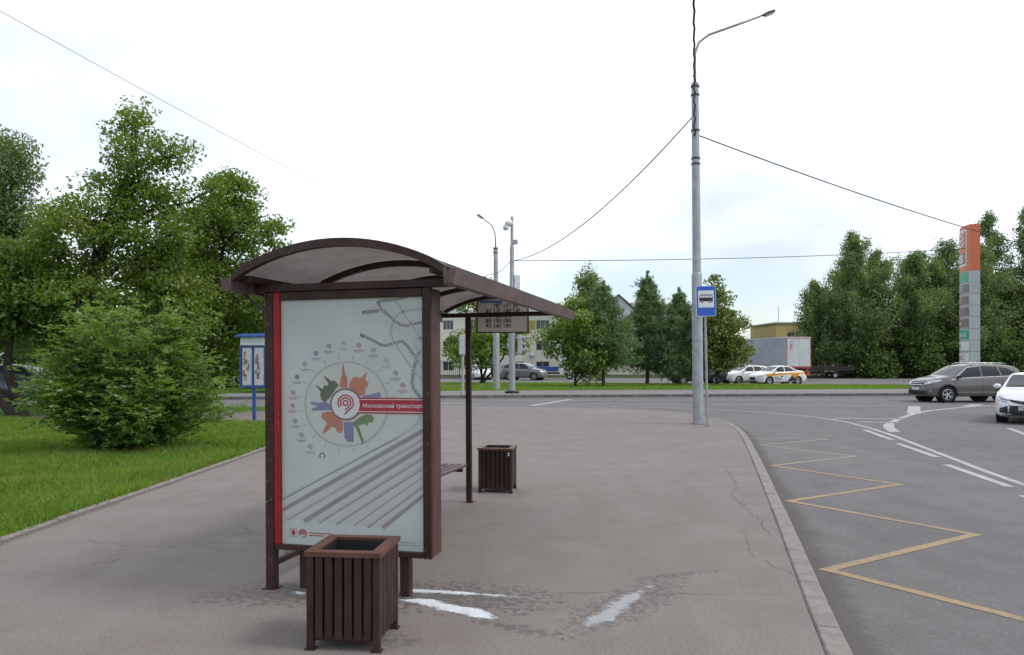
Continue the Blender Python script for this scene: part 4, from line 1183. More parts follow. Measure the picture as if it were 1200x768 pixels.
# ================================================================ overhead wires
def wire(name, a, b, sag, r, label, n=40, mat='wire', twist=0.0):
    a, b = Vector(a), Vector(b); pts = []
    for k in range(n + 1):
        t = k / n; p = a.lerp(b, t); p.z -= 4 * sag * t * (1 - t)
        if twist: p += Vector((math.sin(k * 2.1), math.cos(k * 2.1), 0)) * twist
        pts.append(p)
    m = MB(); m.tube(pts, r, 6); return tag(m.build(name, mat, None, True), label, 'cable', 'overhead cables')
wire('overhead_cable', (4.88, 20.6, 8.28), (0.1, 40.0, 6.95), 0.75, 0.018, 'cable sagging from street lamp pole across road to traffic light mast')
wire('overhead_cable', (4.98, 20.6, 7.75), (62, 62, 9.2), 1.75, 0.017, 'cable running from street lamp pole over the road towards the orange pylon')
wire('overhead_cable', (0.1, 40.0, 6.95), (62, 62, 13.4), 0.9, 0.02, 'long nearly level cable from traffic light mast past the trees to the pylon')
wire('overhead_cable', (-0.05, 40.0, 6.98), (-0.85, 45.0, 6.9), 0.08, 0.02, 'short cable link between traffic light mast and thin far lamp')
wire('overhead_cable', (-0.95, 45.0, 6.9), (-16.0, 44.0, 3.9), 0.5, 0.02, 'cable dropping away from thin far lamp behind the shelter roof')
wire('overhead_cable', (4.87, 20.485, 7.7), (4.86, 20.49, 9.3), 0.0, 0.024, 'twisted cable tied up along the lamp pole', 14, twist=0.03)
wire('overhead_cable', (4.86, 20.49, 9.3), (-3.5, -14.6, 10.4), 0.35, 0.026, 'thick twisted cable bundle climbing from top of the lamp pole', 120, twist=0.012)
wire('overhead_cable', (-11.2, 2.0, 8.2), (-0.95, 45.0, 7.3), 0.55, 0.005, 'single thin wire high over the leafy trees', 40)

# ================================================================ cars
from mathutils.bvhtree import BVHTree
def car_paint(name, col, rough=0.28, metal=0.0):
    return M(name, col, rough, metal, var=0.04, scale=2.0, coat=0.6)
MT['tyre'] = M('tyre rubber', (0.016, 0.016, 0.017), 0.85, var=0.15)
MT['rim'] = M('alloy rim', (0.55, 0.56, 0.57), 0.3, 0.7, var=0.05)
MT['rimgrey'] = M('grey wheel cover', (0.36, 0.37, 0.38), 0.4, 0.4, var=0.05)
MT['carglass'] = glass_dark('tinted car glass', (0.012, 0.014, 0.016), 0.04)
MT['carglass2'] = glass_dark('windscreen glass', (0.045, 0.05, 0.05), 0.03)
MT['trim'] = M('black car trim', (0.017, 0.017, 0.018), 0.55, var=0.1)
MT['seam'] = M('panel gap', (0.012, 0.012, 0.012), 0.8)
MT['hl'] = M('headlight', (0.62, 0.65, 0.66), 0.12, 0.2, var=0.25, scale=25, coat=1.0)
MT['hl_dark'] = M('smoked headlight', (0.20, 0.21, 0.22), 0.1, 0.3, var=0.3, scale=25, coat=1.0)
MT['tl'] = M('tail light', (0.3, 0.012, 0.012), 0.15, coat=1.0)
MT['chrome'] = M('bright trim', (0.62, 0.63, 0.64), 0.18, 0.8, var=0.05)
MT['plate'] = M('number plate', (0.62, 0.62, 0.58), 0.5, var=0.05)

SEDAN = dict(L=4.88, W=0.92, H=1.445, wb=(1.44, -1.38), wr=0.335,
    ztop=[(-2.44, .66), (-2.41, .84), (-2.3, .98), (-2.1, 1.05), (-1.75, 1.09), (-1.5, 1.12), (-1.15, 1.27), (-.8, 1.385), (-.35, 1.44), (.1, 1.44), (.4, 1.39), (.8, 1.20), (1.22, .985), (1.5, .95), (2.0, .86), (2.25, .76), (2.38, .66), (2.44, .54)],
    belt=[(-2.44, .6), (-1.9, .98), (-.5, .97), (1.1, .93), (1.6, .88), (2.1, .78), (2.44, .5)],
    zbot=[(-2.44, .48), (-2.3, .30), (-1.9, .22), (1.9, .20), (2.25, .20), (2.38, .24), (2.44, .34)],
    w=[(-2.44, .62), (-2.36, .78), (-2.1, .88), (-1.5, .92), (1.4, .92), (1.9, .89), (2.2, .80), (2.36, .66), (2.44, .5)],
    yb=.90, yt=.61,
    ws=[(-.70, 1.03), (.70, 1.03), (.585, 1.375), (-.585, 1.375)], rw=[(-.66, 1.12), (.66, 1.12), (.54, 1.37), (-.54, 1.37)],
    win=[[(1.02, 0.98), (.43, 1.33), (-.08, 1.38), (-.08, .99)], [(-.16, .99), (-.16, 1.38), (-.75, 1.33), (-1.12, 1.02)], [(-1.2, 1.05), (-.85, 1.31), (-1.1, 1.22), (-1.45, 1.09)]],
    doors=[1.12, -.12, -1.02])
HATCH = dict(L=4.3, W=0.88, H=1.47, wb=(1.32, -1.32), wr=0.32,
    ztop=[(-2.15, .7), (-2.1, .95), (-2.0, 1.12), (-1.75, 1.32), (-1.4, 1.42), (-.7, 1.47), (0, 1.47), (.3, 1.42), (.7, 1.24), (1.15, 1.02), (1.4, .98), (1.8, .88), (2.02, .76), (2.15, .58)],
    belt=[(-2.15, .66), (-1.7, 1.02), (1.05, .95), (1.5, .90), (1.95, .74), (2.15, .54)],
    zbot=[(-2.15, .46), (-2.0, .30), (-1.7, .22), (1.7, .20), (2.0, .22), (2.15, .36)],
    w=[(-2.15, .62), (-2.05, .78), (-1.8, .86), (1.2, .88), (1.7, .85), (1.95, .76), (2.08, .62), (2.15, .48)],
    yb=.90, yt=.62,
    ws=[(-.68, 1.06), (.68, 1.06), (.57, 1.4), (-.57, 1.4)], rw=[(-.6, 1.06), (.6, 1.06), (.5, 1.36), (-.5, 1.36)],
    win=[[(.98, 1.0), (.36, 1.36), (-.12, 1.41), (-.12, 1.01)], [(-.2, 1.01), (-.2, 1.41), (-.85, 1.38), (-1.1, 1.05)], [(-1.18, 1.07), (-.95, 1.37), (-1.3, 1.3), (-1.55, 1.12)]],
    doors=[1.05, -.16, -1.08])
SUV = dict(L=4.6, W=0.92, H=1.68, wb=(1.40, -1.22), wr=0.355,
    ztop=[(-2.3, .78), (-2.27, 1.05), (-2.17, 1.30), (-2.0, 1.50), (-1.75, 1.60), (-1.2, 1.66), (-.5, 1.685), (.1, 1.67), (.42, 1.60), (.8, 1.40), (1.22, 1.15), (1.4, 1.11), (1.8, 1.05), (2.05, .98), (2.18, .88), (2.26, .76), (2.3, .60)],
    belt=[(-2.3, .75), (-1.9, 1.16), (-.5, 1.07), (1.1, 1.02), (1.6, .99), (2.05, .88), (2.3, .56)],
    zbot=[(-2.3, .5), (-2.15, .34), (-1.8, .27), (1.8, .25), (2.15, .26), (2.25, .31), (2.3, .42)],
    w=[(-2.3, .68), (-2.22, .80), (-1.9, .89), (-1.2, .92), (1.4, .92), (1.8, .89), (2.08, .80), (2.22, .68), (2.3, .5)],
    yb=.92, yt=.66,
    ws=[(-.72, 1.19), (.72, 1.19), (.61, 1.59), (-.61, 1.59)], rw=[(-.66, 1.16), (.66, 1.16), (.54, 1.52), (-.54, 1.52)],
    win=[[(1.0, 1.08), (.42, 1.50), (.25, 1.56), (-.16, 1.585), (-.16, 1.10)], [(-.24, 1.10), (-.24, 1.585), (-.95, 1.565), (-1.08, 1.13)], [(-1.16, 1.14), (-1.05, 1.555), (-1.45, 1.49), (-1.85, 1.28), (-1.7, 1.2)]],
    doors=[1.1, -.20, -1.12])

def prof(k, x): 
    a = np.array(k); return float(np.interp(x, a[:, 0], a[:, 1]))
def car_body(P):
    L = P['L']
    xs = sorted(set([round(float(x), 4) for x in np.linspace(-L / 2, L / 2, 58)] + [-L / 2 + .015, -L / 2 + .04, L / 2 - .04, L / 2 - .015]))
    H = P['H']; rings = []
    def sm(key, x):
        return sum(prof(P[key], min(max(x + d, -L / 2), L / 2)) * w for d, w in ((-.09, .2), (-.045, .2), (0, .2), (.045, .2), (.09, .2))) if abs(x) < L / 2 - .12 else prof(P[key], x)
    for x in xs:
        zt, zb, w = sm('ztop', x), sm('zbot', x), sm('w', x)
        bl = min(sm('belt', x), zt - 0.03)
        h = bl - zb
        ring = [(0, zb), (.6 * w, zb), (.88 * w, zb + .01), (.955 * w, zb + .05), (.975 * w, zb + .16 * h), (.985 * w, zb + .32 * h), (1.0 * w, zb + .52 * h), (.998 * w, zb + .68 * h), (.985 * w, zb + .82 * h), (.965 * w, zb + .93 * h), (.94 * w, bl)]
        yb = P['yb'] * w; yt = P['yt'] * w / P['W']
        def yz_(z): return yb - (yb - yt) * max(0, (z - bl)) / max(.05, (H - bl))
        hh = zt - bl; rr = min(.09, hh * .45)
        for f in (.12, .4, .7): 
            z = bl + (hh - rr) * f; ring.append((yz_(z) + .02 * math.sin(PI * f) * min(1, hh / .4), z))
        z = zt - rr; ye = yz_(z)
        ring += [(ye, z), (ye - rr * .35, zt - rr * .35), (ye - rr * 1.1, zt - rr * .04), (ye * .55, zt + .012), (0, zt + .02)]
        full = [(x, y, z) for y, z in ring] + [(x, -y, z) for y, z in ring[-2:0:-1]]
        rings.append(full)
    n = len(rings[0]); vs = [p for r in rings for p in r]
    fs = [(i * n + k, (i + 1) * n + k, (i + 1) * n + (k + 1) % n, i * n + (k + 1) % n) for i in range(len(rings) - 1) for k in range(n)]
    fs += [tuple(range(n)), tuple(range(len(vs) - 1, len(vs) - n - 1, -1))]
    m = MB(); m.add(vs, fs); return m

_body_cache = {}
def body_mesh(key, P):
    if key in _body_cache: return _body_cache[key]
    m = car_body(P); me = m.mesh('body', True)
    bm = bmesh.new(); bm.from_mesh(me); bmesh.ops.recalc_face_normals(bm, faces=bm.faces); bvh = BVHTree.FromBMesh(bm); bm.to_mesh(me); bm.free()
    ob = bpy.data.objects.new('body', me); COL.objects.link(ob)
    c = MB(); ra = P['wr'] * 1.16
    for x in P['wb']:
        for s in (-1, 1):
            mt = Matrix.Translation((x, s * (P['W'] - .12), P['wr'] * 1.0)) @ Matrix.Rotation(PI / 2, 4, 'X')
            c.lathe([(ra, -.2), (ra, .2)], 28, mt)
    cm = c.mesh('cut'); bm = bmesh.new(); bm.from_mesh(cm); bmesh.ops.recalc_face_normals(bm, faces=bm.faces); bm.to_mesh(cm); bm.free()
    co = bpy.data.objects.new('cut', cm); COL.objects.link(co)
    md = ob.modifiers.new('b', 'BOOLEAN'); md.operation = 'DIFFERENCE'; md.object = co; md.solver = 'EXACT'
    dg = bpy.context.evaluated_depsgraph_get(); dg.update()
    out = bpy.data.meshes.new_from_object(ob.evaluated_get(dg))
    bpy.data.objects.remove(ob); bpy.data.objects.remove(co)
    out.polygons.foreach_set('use_smooth', [True] * len(out.polygons))
    try: out.set_sharp_from_angle(angle=R(38))
    except Exception: pass
    _body_cache[key] = (out, bvh); return out, bvh

def decal(bvh, poly, view, off=.004, step=.09):
    """skin a 2-D outline onto the body: view 'f','b' use (y,z), 'l','r' use (x,z)"""
    bm = bmesh.new()
    vs = [bm.verts.new((p[0], p[1], 0)) for p in poly]; bm.faces.new(vs)
    for ax in (0, 1):
        lo, hi = min(p[ax] for p in poly), max(p[ax] for p in poly)
        k = max(1, int((hi - lo) / step))
        for i in range(1, k):
            co = [0, 0, 0]; co[ax] = lo + (hi - lo) * i / k; no = [0, 0, 0]; no[ax] = 1
            bmesh.ops.bisect_plane(bm, geom=bm.verts[:] + bm.edges[:] + bm.faces[:], plane_co=co, plane_no=no)
    bm.normal_update()
    for v in bm.verts:
        a, z = v.co.x, v.co.y
        if view in 'fb':
            s = 1 if view == 'f' else -1; o = Vector((6 * s, a, z)); d = Vector((-s, 0, 0))
        else:
            s = 1 if view == 'l' else -1; o = Vector((a, 4 * s, z)); d = Vector((0, -s, 0))
        h = bvh.ray_cast(o, d)
        if h[0] is None:
            q = bvh.find_nearest(o + d * 4); v.co = q[0] + q[1] * off
        else:
            n = h[1] if h[1].dot(d) < 0 else -h[1]
            v.co = h[0] + (n * off)
    m = MB(); m.bm(bm); return m

_wheel = {}
def wheel_meshes(r, style):
    k = (r, style)
    if k in _wheel: return _wheel[k]
    m = MB(); w = .105
    m.lathe([(r * .66, -w * .8), (r * .80, -w), (r * .94, -w * .95), (r, -w * .7), (r, w * .7), (r * .94, w * .95), (r * .80, w), (r * .66, w * .8)], 32, cap=False); a = m.mesh('wheel', True)
    a.materials.append(MT['tyre'])
    m = MB(); rr = r * .67
    m.lathe([(rr, w * .82), (rr * .93, w * .9), (rr * .88, w * .55), (rr * .86, -w * .3)], 28, cap=False)
    m.cur = 1; m.lathe([(rr * .90, w * .2), (0.0, w * .2)], 20); m.cur = 0
    m.lathe([(rr * .22, w * .45), (rr * .2, w * .62), (0.0, w * .66)], 14)
    n = 5 if style == 'alloy' else 9
    for i in range(n):
        for d in ((-.13, .13) if style == 'alloy' else (0,)):
            a0 = 2 * PI * i / n + d * .6; a1 = 2 * PI * i / n + d * 1.6
            p = Vector((math.cos(a0) * rr * .18, math.sin(a0) * rr * .18, w * .52)); q = Vector((math.cos(a1) * rr * .9, math.sin(a1) * rr * .9, w * .66))
            m.bar(p, q, rr * (.12 if style == 'alloy' else .2), .02)
    b = m.mesh('rim'); b.materials.append(MT['rim'] if style == 'alloy' else MT['rimgrey']); b.materials.append(MT['trim'])
    # dark plate behind the spokes
    _wheel[k] = (a, b); return a, b

def make_car(key, P, loc, yaw, paint, label, cat='car', group=None, style='alloy', suv=False, name='parked_car', steer=0.0):
    e = empty(name, loc, yaw, label, cat, group)
    me, bvh = body_mesh(key, P)
    me = me.copy(); me.materials.clear(); me.materials.append(paint)
    bo = bpy.data.objects.new('body', me); COL.objects.link(bo); bo.parent = e
    W, L, wr = P['W'], P['L'], P['wr']
    def dec(nm, mat, poly, view, off=.004, parent=e, step=.09): return decal(bvh, poly, view, off, step).build(nm, mat, parent, True)
    dec('windshield', 'carglass2', P['ws'], 'f', .006)
    dec('rear_window', 'carglass', P['rw'], 'b', .006)
    for v in 'lr':
        for q in P['win']: 
            dec('side_window', 'carglass', q, v, .005)
        ztop = P['win'][0][0][1]; zlo = prof(P['zbot'], 0) + .1
        for x in P['doors']:
            dec('door_seam', 'seam', [(x - .006, zlo), (x + .006, zlo), (x + .006, ztop), (x - .006, ztop)], v, .003)
        for x in P['doors'][1:]:
            hz = P['win'][0][-1][1] - .13
            dec('door_handle', paint, [(x + .08, hz), (x + .27, hz), (x + .27, hz + .035), (x + .08, hz + .035)], v, .028)
        dec('sill', 'trim', [(P['wb'][1] + wr * 1.2, zlo - .07), (P['wb'][0] - wr * 1.2, zlo - .07), (P['wb'][0] - wr * 1.25, zlo + (.1 if suv else .0)), (P['wb'][1] + wr * 1.25, zlo + (.1 if suv else .0))], v, .008)
        s = 1 if v == 'l' else -1
        bx = P['win'][0][0][0] - .12; yb = s * (P['yb'] * W + .1); bz = P['win'][0][0][1] + .06
        m = MB(); m.ball((bx, yb, bz), (.07, .11, .075), 14); m.bar((bx, yb - s * .2, bz - .06), (bx, yb, bz - .04), .05, .03); m.build('mirror', paint if not suv else 'trim', e, True)
    for x in P['wb']:
        for s in (-1, 1):
            a, b = wheel_meshes(wr, style)
            wo = bpy.data.objects.new('wheel', a); COL.objects.link(wo); wo.parent = e
            wo.location = (x, s * (W - .125), wr); wo.rotation_euler = (-s * PI / 2, 0, steer if x > 0 else 0)
            ro = bpy.data.objects.new('rim', b); COL.objects.link(ro); ro.parent = wo
            m = MB(); ra = wr * 1.15
            mt = Matrix.Translation((x, s * (W - .31), wr)) @ Matrix.Rotation(-s * PI / 2, 4, 'X')
            m.lathe([(ra, .26), (ra, 0.0), (0.02, 0.0)], 28, mt, cap=False); m.build('arch_liner', 'seam', e)
            if suv:
                m = MB(); n = 20; vs = []
                for k in range(n + 1):
                    an = R(-12 + 204 * k / n)
                    for rr in (ra * 1.0, ra * 1.13):
                        px, pz = x + rr * math.cos(an), wr + rr * math.sin(an)
                        h = bvh.ray_cast(Vector((px, 4 * s, pz)), Vector((0, -s, 0)))
                        vs.append((px, (h[0].y if h[0] and abs(h[0].y) > W * .8 else s * W * .97) + s * .012, pz))
                m.add(vs, [(2 * k, 2 * k + 1, 2 * k + 3, 2 * k + 2) for k in range(n)]); m.build('arch_cladding', 'trim', e)
    return e, bvh, dec
def mirror_poly(p): return [(-y, z) for y, z in p][::-1]
def plate_at(e, bvh, z, text=None, front=True, w=.26, h=.056):
    s = 1 if front else -1
    hit = bvh.ray_cast(Vector((6 * s, 0, z)), Vector((-s, 0, 0)))[0]; x = hit.x + s * .012
    m = MB(); m.box(x - .006, x + .006, -w, w, z - h, z + h, .002); o = m.build('number_plate', 'plate', e)
    if text:
        v, f = text_polys(text, .13, .003); ww = max(p[0] for p in v)
        m = MB(); m.add([(x + s * .0075, s * (-.235 + p[0] * .47 / ww), z - .04 + p[1] * .85) for p in v], f); m.build('plate_lettering', 'ink', o)

# --- grey-brown SUV crossing
P_GREY = car_paint('grey brown metallic', (0.13, 0.112, 0.104), 0.3, 0.35)
e, bvh, dec = make_car('suv', SUV, (20.25, 34.35, -0.10), R(180 + 5), P_GREY, 'grey-brown SUV with black wheel arches driving along the road', name='driving_car', suv=True)
for mp in (lambda p: p, mirror_poly):
    dec('headlight', 'hl', mp([(.46, .84), (.62, .93), (.80, 1.0), (.84, .93), (.74, .83), (.52, .78)]), 'f', .012)
    dec('fog_light', 'hl', mp([(.60, .50), (.76, .52), (.76, .46), (.62, .45)]), 'f', .012)
    dec('tail_light', 'tl', mp([(.66, 1.0), (.80, 1.0), (.76, 1.4), (.68, 1.4)]), 'b', .012)
dec('grille', 'trim', [(-.46, .90), (.46, .90), (.42, .72), (-.42, .72)], 'f', .010)
for k in range(2):
    z = .86 - .08 * k; dec('grille_bar', 'chrome', [(-.44, z), (.44, z), (.44, z - .022), (-.44, z - .022)], 'f', .018)
dec('lower_bumper', 'trim', [(-.72, .52), (.72, .52), (.62, .30), (-.62, .30)], 'f', .010)
dec('skid_plate', 'chrome', [(-.5, .345), (.5, .345), (.46, .29), (-.46, .29)], 'f', .016)
for v in 'lr':
    dec('headlight_side', 'hl', [(2.12, .90), (1.70, 1.00), (1.66, .965), (1.95, .87), (2.14, .84)], v, .010)
    dec('window_trim', 'chrome', [(1.02, 1.07), (-1.7, 1.175), (-1.7, 1.155), (1.02, 1.045)], v, .012)
    dec('roof_trim', 'chrome', [(1.06, 1.08), (.44, 1.53), (-.2, 1.61), (-.2, 1.595), (.43, 1.51), (1.02, 1.07)], v, .012)
    dec('body_strip', 'chrome', [(1.0, .47), (-.85, .47), (-.85, .445), (1.0, .445)], v, .014)
    m = MB(); s = 1 if v == 'l' else -1; m.tube([(.2, s * .60, 1.695), (.0, s * .60, 1.735), (-1.3, s * .59, 1.725), (-1.5, s * .58, 1.675)], .014, 6); m.build('roof_rail', 'chrome', e, True)
m = MB(); m.add([(-1.75, .02, 1.63), (-1.5, .02, 1.66), (-1.72, .02, 1.72), (-1.75, -.02, 1.63), (-1.5, -.02, 1.66), (-1.72, -.02, 1.72)], [(0, 1, 2), (5, 4, 3), (0, 2, 5, 3), (1, 4, 5, 2)]); m.build('antenna_fin', P_GREY, e)
plate_at(e, bvh, .60)
# interior seen faintly through the front side windows: seats and wheel are behind dark glass

# --- white saloon turning towards us
P_WHITE = car_paint('white car paint', (0.72, 0.72, 0.71), 0.25)
e, bvh, dec = make_car('camry', SEDAN, (15.95, 23.35, -0.10), R(180 + 52), P_WHITE, 'white saloon with wide black lower grille coming round the bend', name='driving_car', steer=R(8))
for mp in (lambda p: p, mirror_poly):
    dec('headlight', 'hl_dark', mp([(.46, .665), (.60, .72), (.80, .77), (.86, .74), (.80, .665), (.60, .625)]), 'f', .010); dec('running_light', 'hl', mp([(.50, .655), (.78, .69), (.78, .665), (.58, .632)]), 'f', .016)
    dec('tail_light', 'tl', mp([(.5, .86), (.80, .90), (.80, .78), (.5, .78)]), 'b', .010)
dec('upper_grille', 'trim', [(-.52, .70), (-.2, .655), (0, .645), (.2, .655), (.52, .70), (.44, .625), (.15, .56), (-.15, .56), (-.44, .625)], 'f', .010)
dec('lower_grille', 'trim', [(-.72, .45), (-.5, .53), (.5, .53), (.72, .45), (.74, .35), (.62, .245), (-.62, .245), (-.74, .35)], 'f', .008)
for k in range(6):
    z = .475 - .04 * k; dec('grille_slat', M('grille slat', (0.06, 0.06, 0.062), 0.4), [(-.6, z), (.6, z), (.6, z - .012), (-.6, z - .012)], 'f', .016)
dec('emblem', 'chrome', [(.075 * math.cos(2 * PI * k / 16), .625 + .05 * math.sin(2 * PI * k / 16)) for k in range(16)], 'f', .020, step=.05)
dec('emblem_field', 'trim', [(.058 * math.cos(2 * PI * k / 16), .625 + .036 * math.sin(2 * PI * k / 16)) for k in range(16)], 'f', .024, step=.05)
dec('bumper_lip', P_WHITE, [(-.72, .245), (.72, .245), (.68, .205), (-.68, .205)], 'f', .02)
plate_at(e, bvh, .455, 'С059КА77')
for k in (-.3, .3):
    dec('wiper', 'trim', [(k - .3, 1.045), (k + .28, 1.085), (k + .28, 1.07), (k - .3, 1.03)], 'f', .016)

# --- white and yellow taxi
TAXI = dict(SEDAN); sx, sz = 4.4 / 4.88, 1.47 / 1.445
def scaled(P, sx, sy, sz):
    Q = dict(P); Q['L'] = P['L'] * sx; Q['W'] = P['W'] * sy; Q['H'] = P['H'] * sz; Q['wb'] = tuple(x * sx for x in P['wb'])
    for k in ('ztop', 'belt', 'zbot'): Q[k] = [(x * sx, z * sz) for x, z in P[k]]
    Q['w'] = [(x * sx, w * sy) for x, w in P['w']]; Q['yt'] = P['yt'] * sy
    Q['ws'] = [(y * sy, z * sz) for y, z in P['ws']]; Q['rw'] = [(y * sy, z * sz) for y, z in P['rw']]
    Q['win'] = [[(x * sx, z * sz) for x, z in w] for w in P['win']]; Q['doors'] = [x * sx for x in P['doors']]
    return Q
SMALL = scaled(SEDAN, 4.4 / 4.88, .94, 1.47 / 1.445); SMALL['wr'] = .325; SMALL['wb'] = (1.30, -1.27)
P_YEL = M('taxi yellow vinyl', (0.66, 0.25, 0.008), 0.35, var=0.03); P_BLK = M('taxi black vinyl', (0.035, 0.03, 0.033), 0.4)
def small_front(dec, dark_grille=True):
    for mp in (lambda p: p, mirror_poly):
        dec('headlight', 'hl', mp([(.42, .66), (.62, .74), (.76, .78), (.78, .70), (.62, .62), (.46, .60)]), 'f', .012)
        dec('fog_light', 'trim', mp([(.54, .46), (.70, .48), (.70, .38), (.56, .38)]), 'f', .012)
        dec('tail_light', 'tl', mp([(.52, .90), (.76, .95), (.76, .80), (.54, .80)]), 'b', .012)
    dec('grille', 'trim', [(-.36, .62), (.36, .62), (.30, .40), (-.30, .40)] if dark_grille else [(-.36, .66), (.36, .66), (.34, .58), (-.34, .58)], 'f', .012)
    dec('lower_grille', 'trim', [(-.5, .34), (.5, .34), (.44, .26), (-.44, .26)], 'f', .012)
    for v in 'lr': dec('headlight_side', 'hl', [(2.05, .68), (1.72, .80), (1.68, .77), (1.92, .66)], v, .010)
e, bvh, dec = make_car('small', SMALL, (20.15, 58.4, -0.06), R(180 + 19), P_WHITE, 'white taxi with yellow and black side stripes parked by the far lawn', group='cars parked on the side street', style='cover')
small_front(dec)
for v in 'lr':
    dec('yellow_stripe', P_YEL, [(1.70, .82), (.9, .90), (-.6, .985), (-1.5, 1.03), (-2.08, .98), (-2.08, .78), (-1.4, .86), (-.5, .82), (.9, .72), (1.55, .66)], v, .007)
    dec('yellow_patch', P_YEL, [(-1.45, .88), (-.55, .84), (-.9, .56), (-1.0, .52)], v, .008)
    dec('black_patch', P_BLK, [(-.68, .74), (-.95, .52), (-.85, .32), (-.25, .30), (-.5, .52)], v, .009)
    for k in range(3): 
        x0 = .95 - .05 * k; z = .64 - .09 * k; dec('door_lettering', P_BLK, [(x0, z), (x0 - .5 - .1 * k, z), (x0 - .5 - .1 * k, z - .035), (x0, z - .035)], v, .008)
    dec('door_logo', P_BLK, [(.30, .73), (.16, .73), (.16, .60), (.30, .60)], v, .008)
# --- other parked cars
e, bvh, dec = make_car('hatch', HATCH, (18.55, 60.9, -0.06), R(180 + 22), P_WHITE, 'plain white hatchback parked just behind the striped taxi', group='cars parked on the side street')
small_front(dec, False)
e, bvh, dec = make_car('hatch', HATCH, (18.6, 66.0, -0.06), R(180 + 18), car_paint('dark grey car paint', (0.035, 0.033, 0.036)), 'dark hatchback parked between the linden and the white hatchback', group='cars parked on the side street')
small_front(dec, False)
e, bvh, dec = make_car('suv', SUV, (14.55, 60.4, -0.06), R(180 + 6), car_paint('black car paint', (0.014, 0.015, 0.018)), 'black off-roader parked under the dark trees left of the linden', group='cars parked on the side street', suv=True)
for mp in (lambda p: p, mirror_poly): dec('headlight', 'hl', mp([(.46, .84), (.80, .96), (.80, .86), (.52, .80)]), 'f', .012)
e, bvh, dec = make_car('suv', SUV, (1.15, 74.5, -0.06), R(-24), car_paint('silver grey car paint', (0.20, 0.195, 0.195), 0.3, 0.4), 'silver-grey estate car parked beyond the far lawn near the white building', group='cars parked on the side street')
for mp in (lambda p: p, mirror_poly):
    dec('headlight', 'hl', mp([(.46, .84), (.80, .96), (.80, .86), (.52, .80)]), 'f', .012); dec('tail_light', 'tl', mp([(.66, 1.0), (.80, 1.0), (.76, 1.4), (.68, 1.4)]), 'b', .012)
e, bvh, dec = make_car('suv', SUV, (-2.2, 79.0, -0.06), R(-12), car_paint('navy car paint', (0.018, 0.022, 0.032)), 'dark navy car behind the silver-grey estate car', group='cars parked on the side street')
for mp in (lambda p: p, mirror_poly): dec('tail_light', 'tl', mp([(.66, 1.0), (.80, 1.0), (.76, 1.4), (.68, 1.4)]), 'b', .012)
e, bvh, dec = make_car('hatch', HATCH, (-3.3, 77.2, -0.06), R(-75), P_WHITE, 'white hatchback half hidden by the linden stems beside the fence', group='cars parked on the side street')
for mp in (lambda p: p, mirror_poly): dec('headlight', 'hl', mp([(.42, .66), (.76, .78), (.78, .70), (.46, .60)]), 'f', .012)
e, bvh, dec = make_car('suv', SUV, (-19.5, 30.6, -0.10), R(3), car_paint('dark blue car paint', (0.035, 0.045, 0.075), 0.25, 0.3), 'dark blue car standing behind the twin tree trunks', name='parked_car')
for mp in (lambda p: p, mirror_poly): dec('headlight', 'hl', mp([(.46, .84), (.80, .96), (.80, .86), (.52, .80)]), 'f', .012)

# ---- lorries
MT['truck_white'] = M('truck white', (0.62, 0.63, 0.63), 0.4, var=0.05)
MT['curtain'] = M('trailer grey curtain', (0.33, 0.345, 0.375), 0.6, var=0.08, scale=0.6, bump_s=0.3, bump_scale=3)
MT['trailer_door'] = M('trailer door grey', (0.54, 0.56, 0.54), 0.5, var=0.05, scale=0.8)
MT['tape'] = M('red reflective tape', (0.40, 0.06, 0.06), 0.4, var=0.1)
MT['orange_box'] = M('orange box', (0.62, 0.2, 0.03), 0.5)
MT['rust_bed'] = M('dark lorry bed', (0.03, 0.022, 0.018), 0.8, var=0.3)
MT['blue_tarp'] = M('blue tarpaulin', (0.02, 0.07, 0.26), 0.5, var=0.15)
def truck_wheel(e, x, y, r=.5, w=.28):
    m = MB(); mt = Matrix.Translation((x, y, r)) @ Matrix.Rotation(PI / 2, 4, 'X')
    m.lathe([(r * .5, -w / 2), (r * .96, -w / 2), (r, -w * .38), (r, w * .38), (r * .96, w / 2), (r * .5, w / 2)], 24, mt, cap=False); o = m.build('wheel', 'tyre', e, True)
    m = MB(); m.lathe([(r * .52, -w * .5), (r * .4, -w * .35), (0.0, -w * .3)], 16, mt, cap=False); m.lathe([(0.0, w * .3), (r * .4, w * .35), (r * .52, w * .5)], 16, mt, cap=False); m.build('rim', 'rimgrey', o)
# semi trailer: rear at local x = 0, going forward along +x
e = empty('semi_trailer', (26.95, 72.2, -0.06), R(100.4), 'long grey curtain-sided semi trailer with pale rear doors', 'trailer')
m = MB(); m.box(.02, 13.6, -1.25, 1.25, 1.28, 4.05); m.build('curtain_side', 'curtain', e)
m = MB(); m.box(-.02, 13.62, -1.27, 1.27, 4.051, 4.12); m.build('roof', 'truck_white', e)
m = MB(); m.box(-.02, 13.6, -1.262, 1.262, 1.16, 1.279); m.build('side_rail', 'tape', e)
for s in (-1, 1):
    m = MB(); m.box(-.035, .018, min(s * .012, s * 1.24), max(s * .012, s * 1.24), 1.30, 4.04); m.build('rear_door', 'trailer_door', e)
for y0, y1, z0, z1 in ((-1.25, -1.18, 1.30, 4.0), (1.18, 1.25, 1.30, 4.0), (-1.25, 1.25, 3.98, 4.05), (-1.25, 1.25, 1.29, 1.35)):
    m = MB(); m.box(-.048, -.037, y0, y1, z0, z1); m.build('reflective_tape', 'tape', e)
v, f = text_polys('Ц05-7', .62, .01)
m = MB(); m.add([(-.042, 0.92 - p[1] * .6, 2.9 + p[0] * .55) for p in v], f); m.build('door_lettering', 'tape', e)
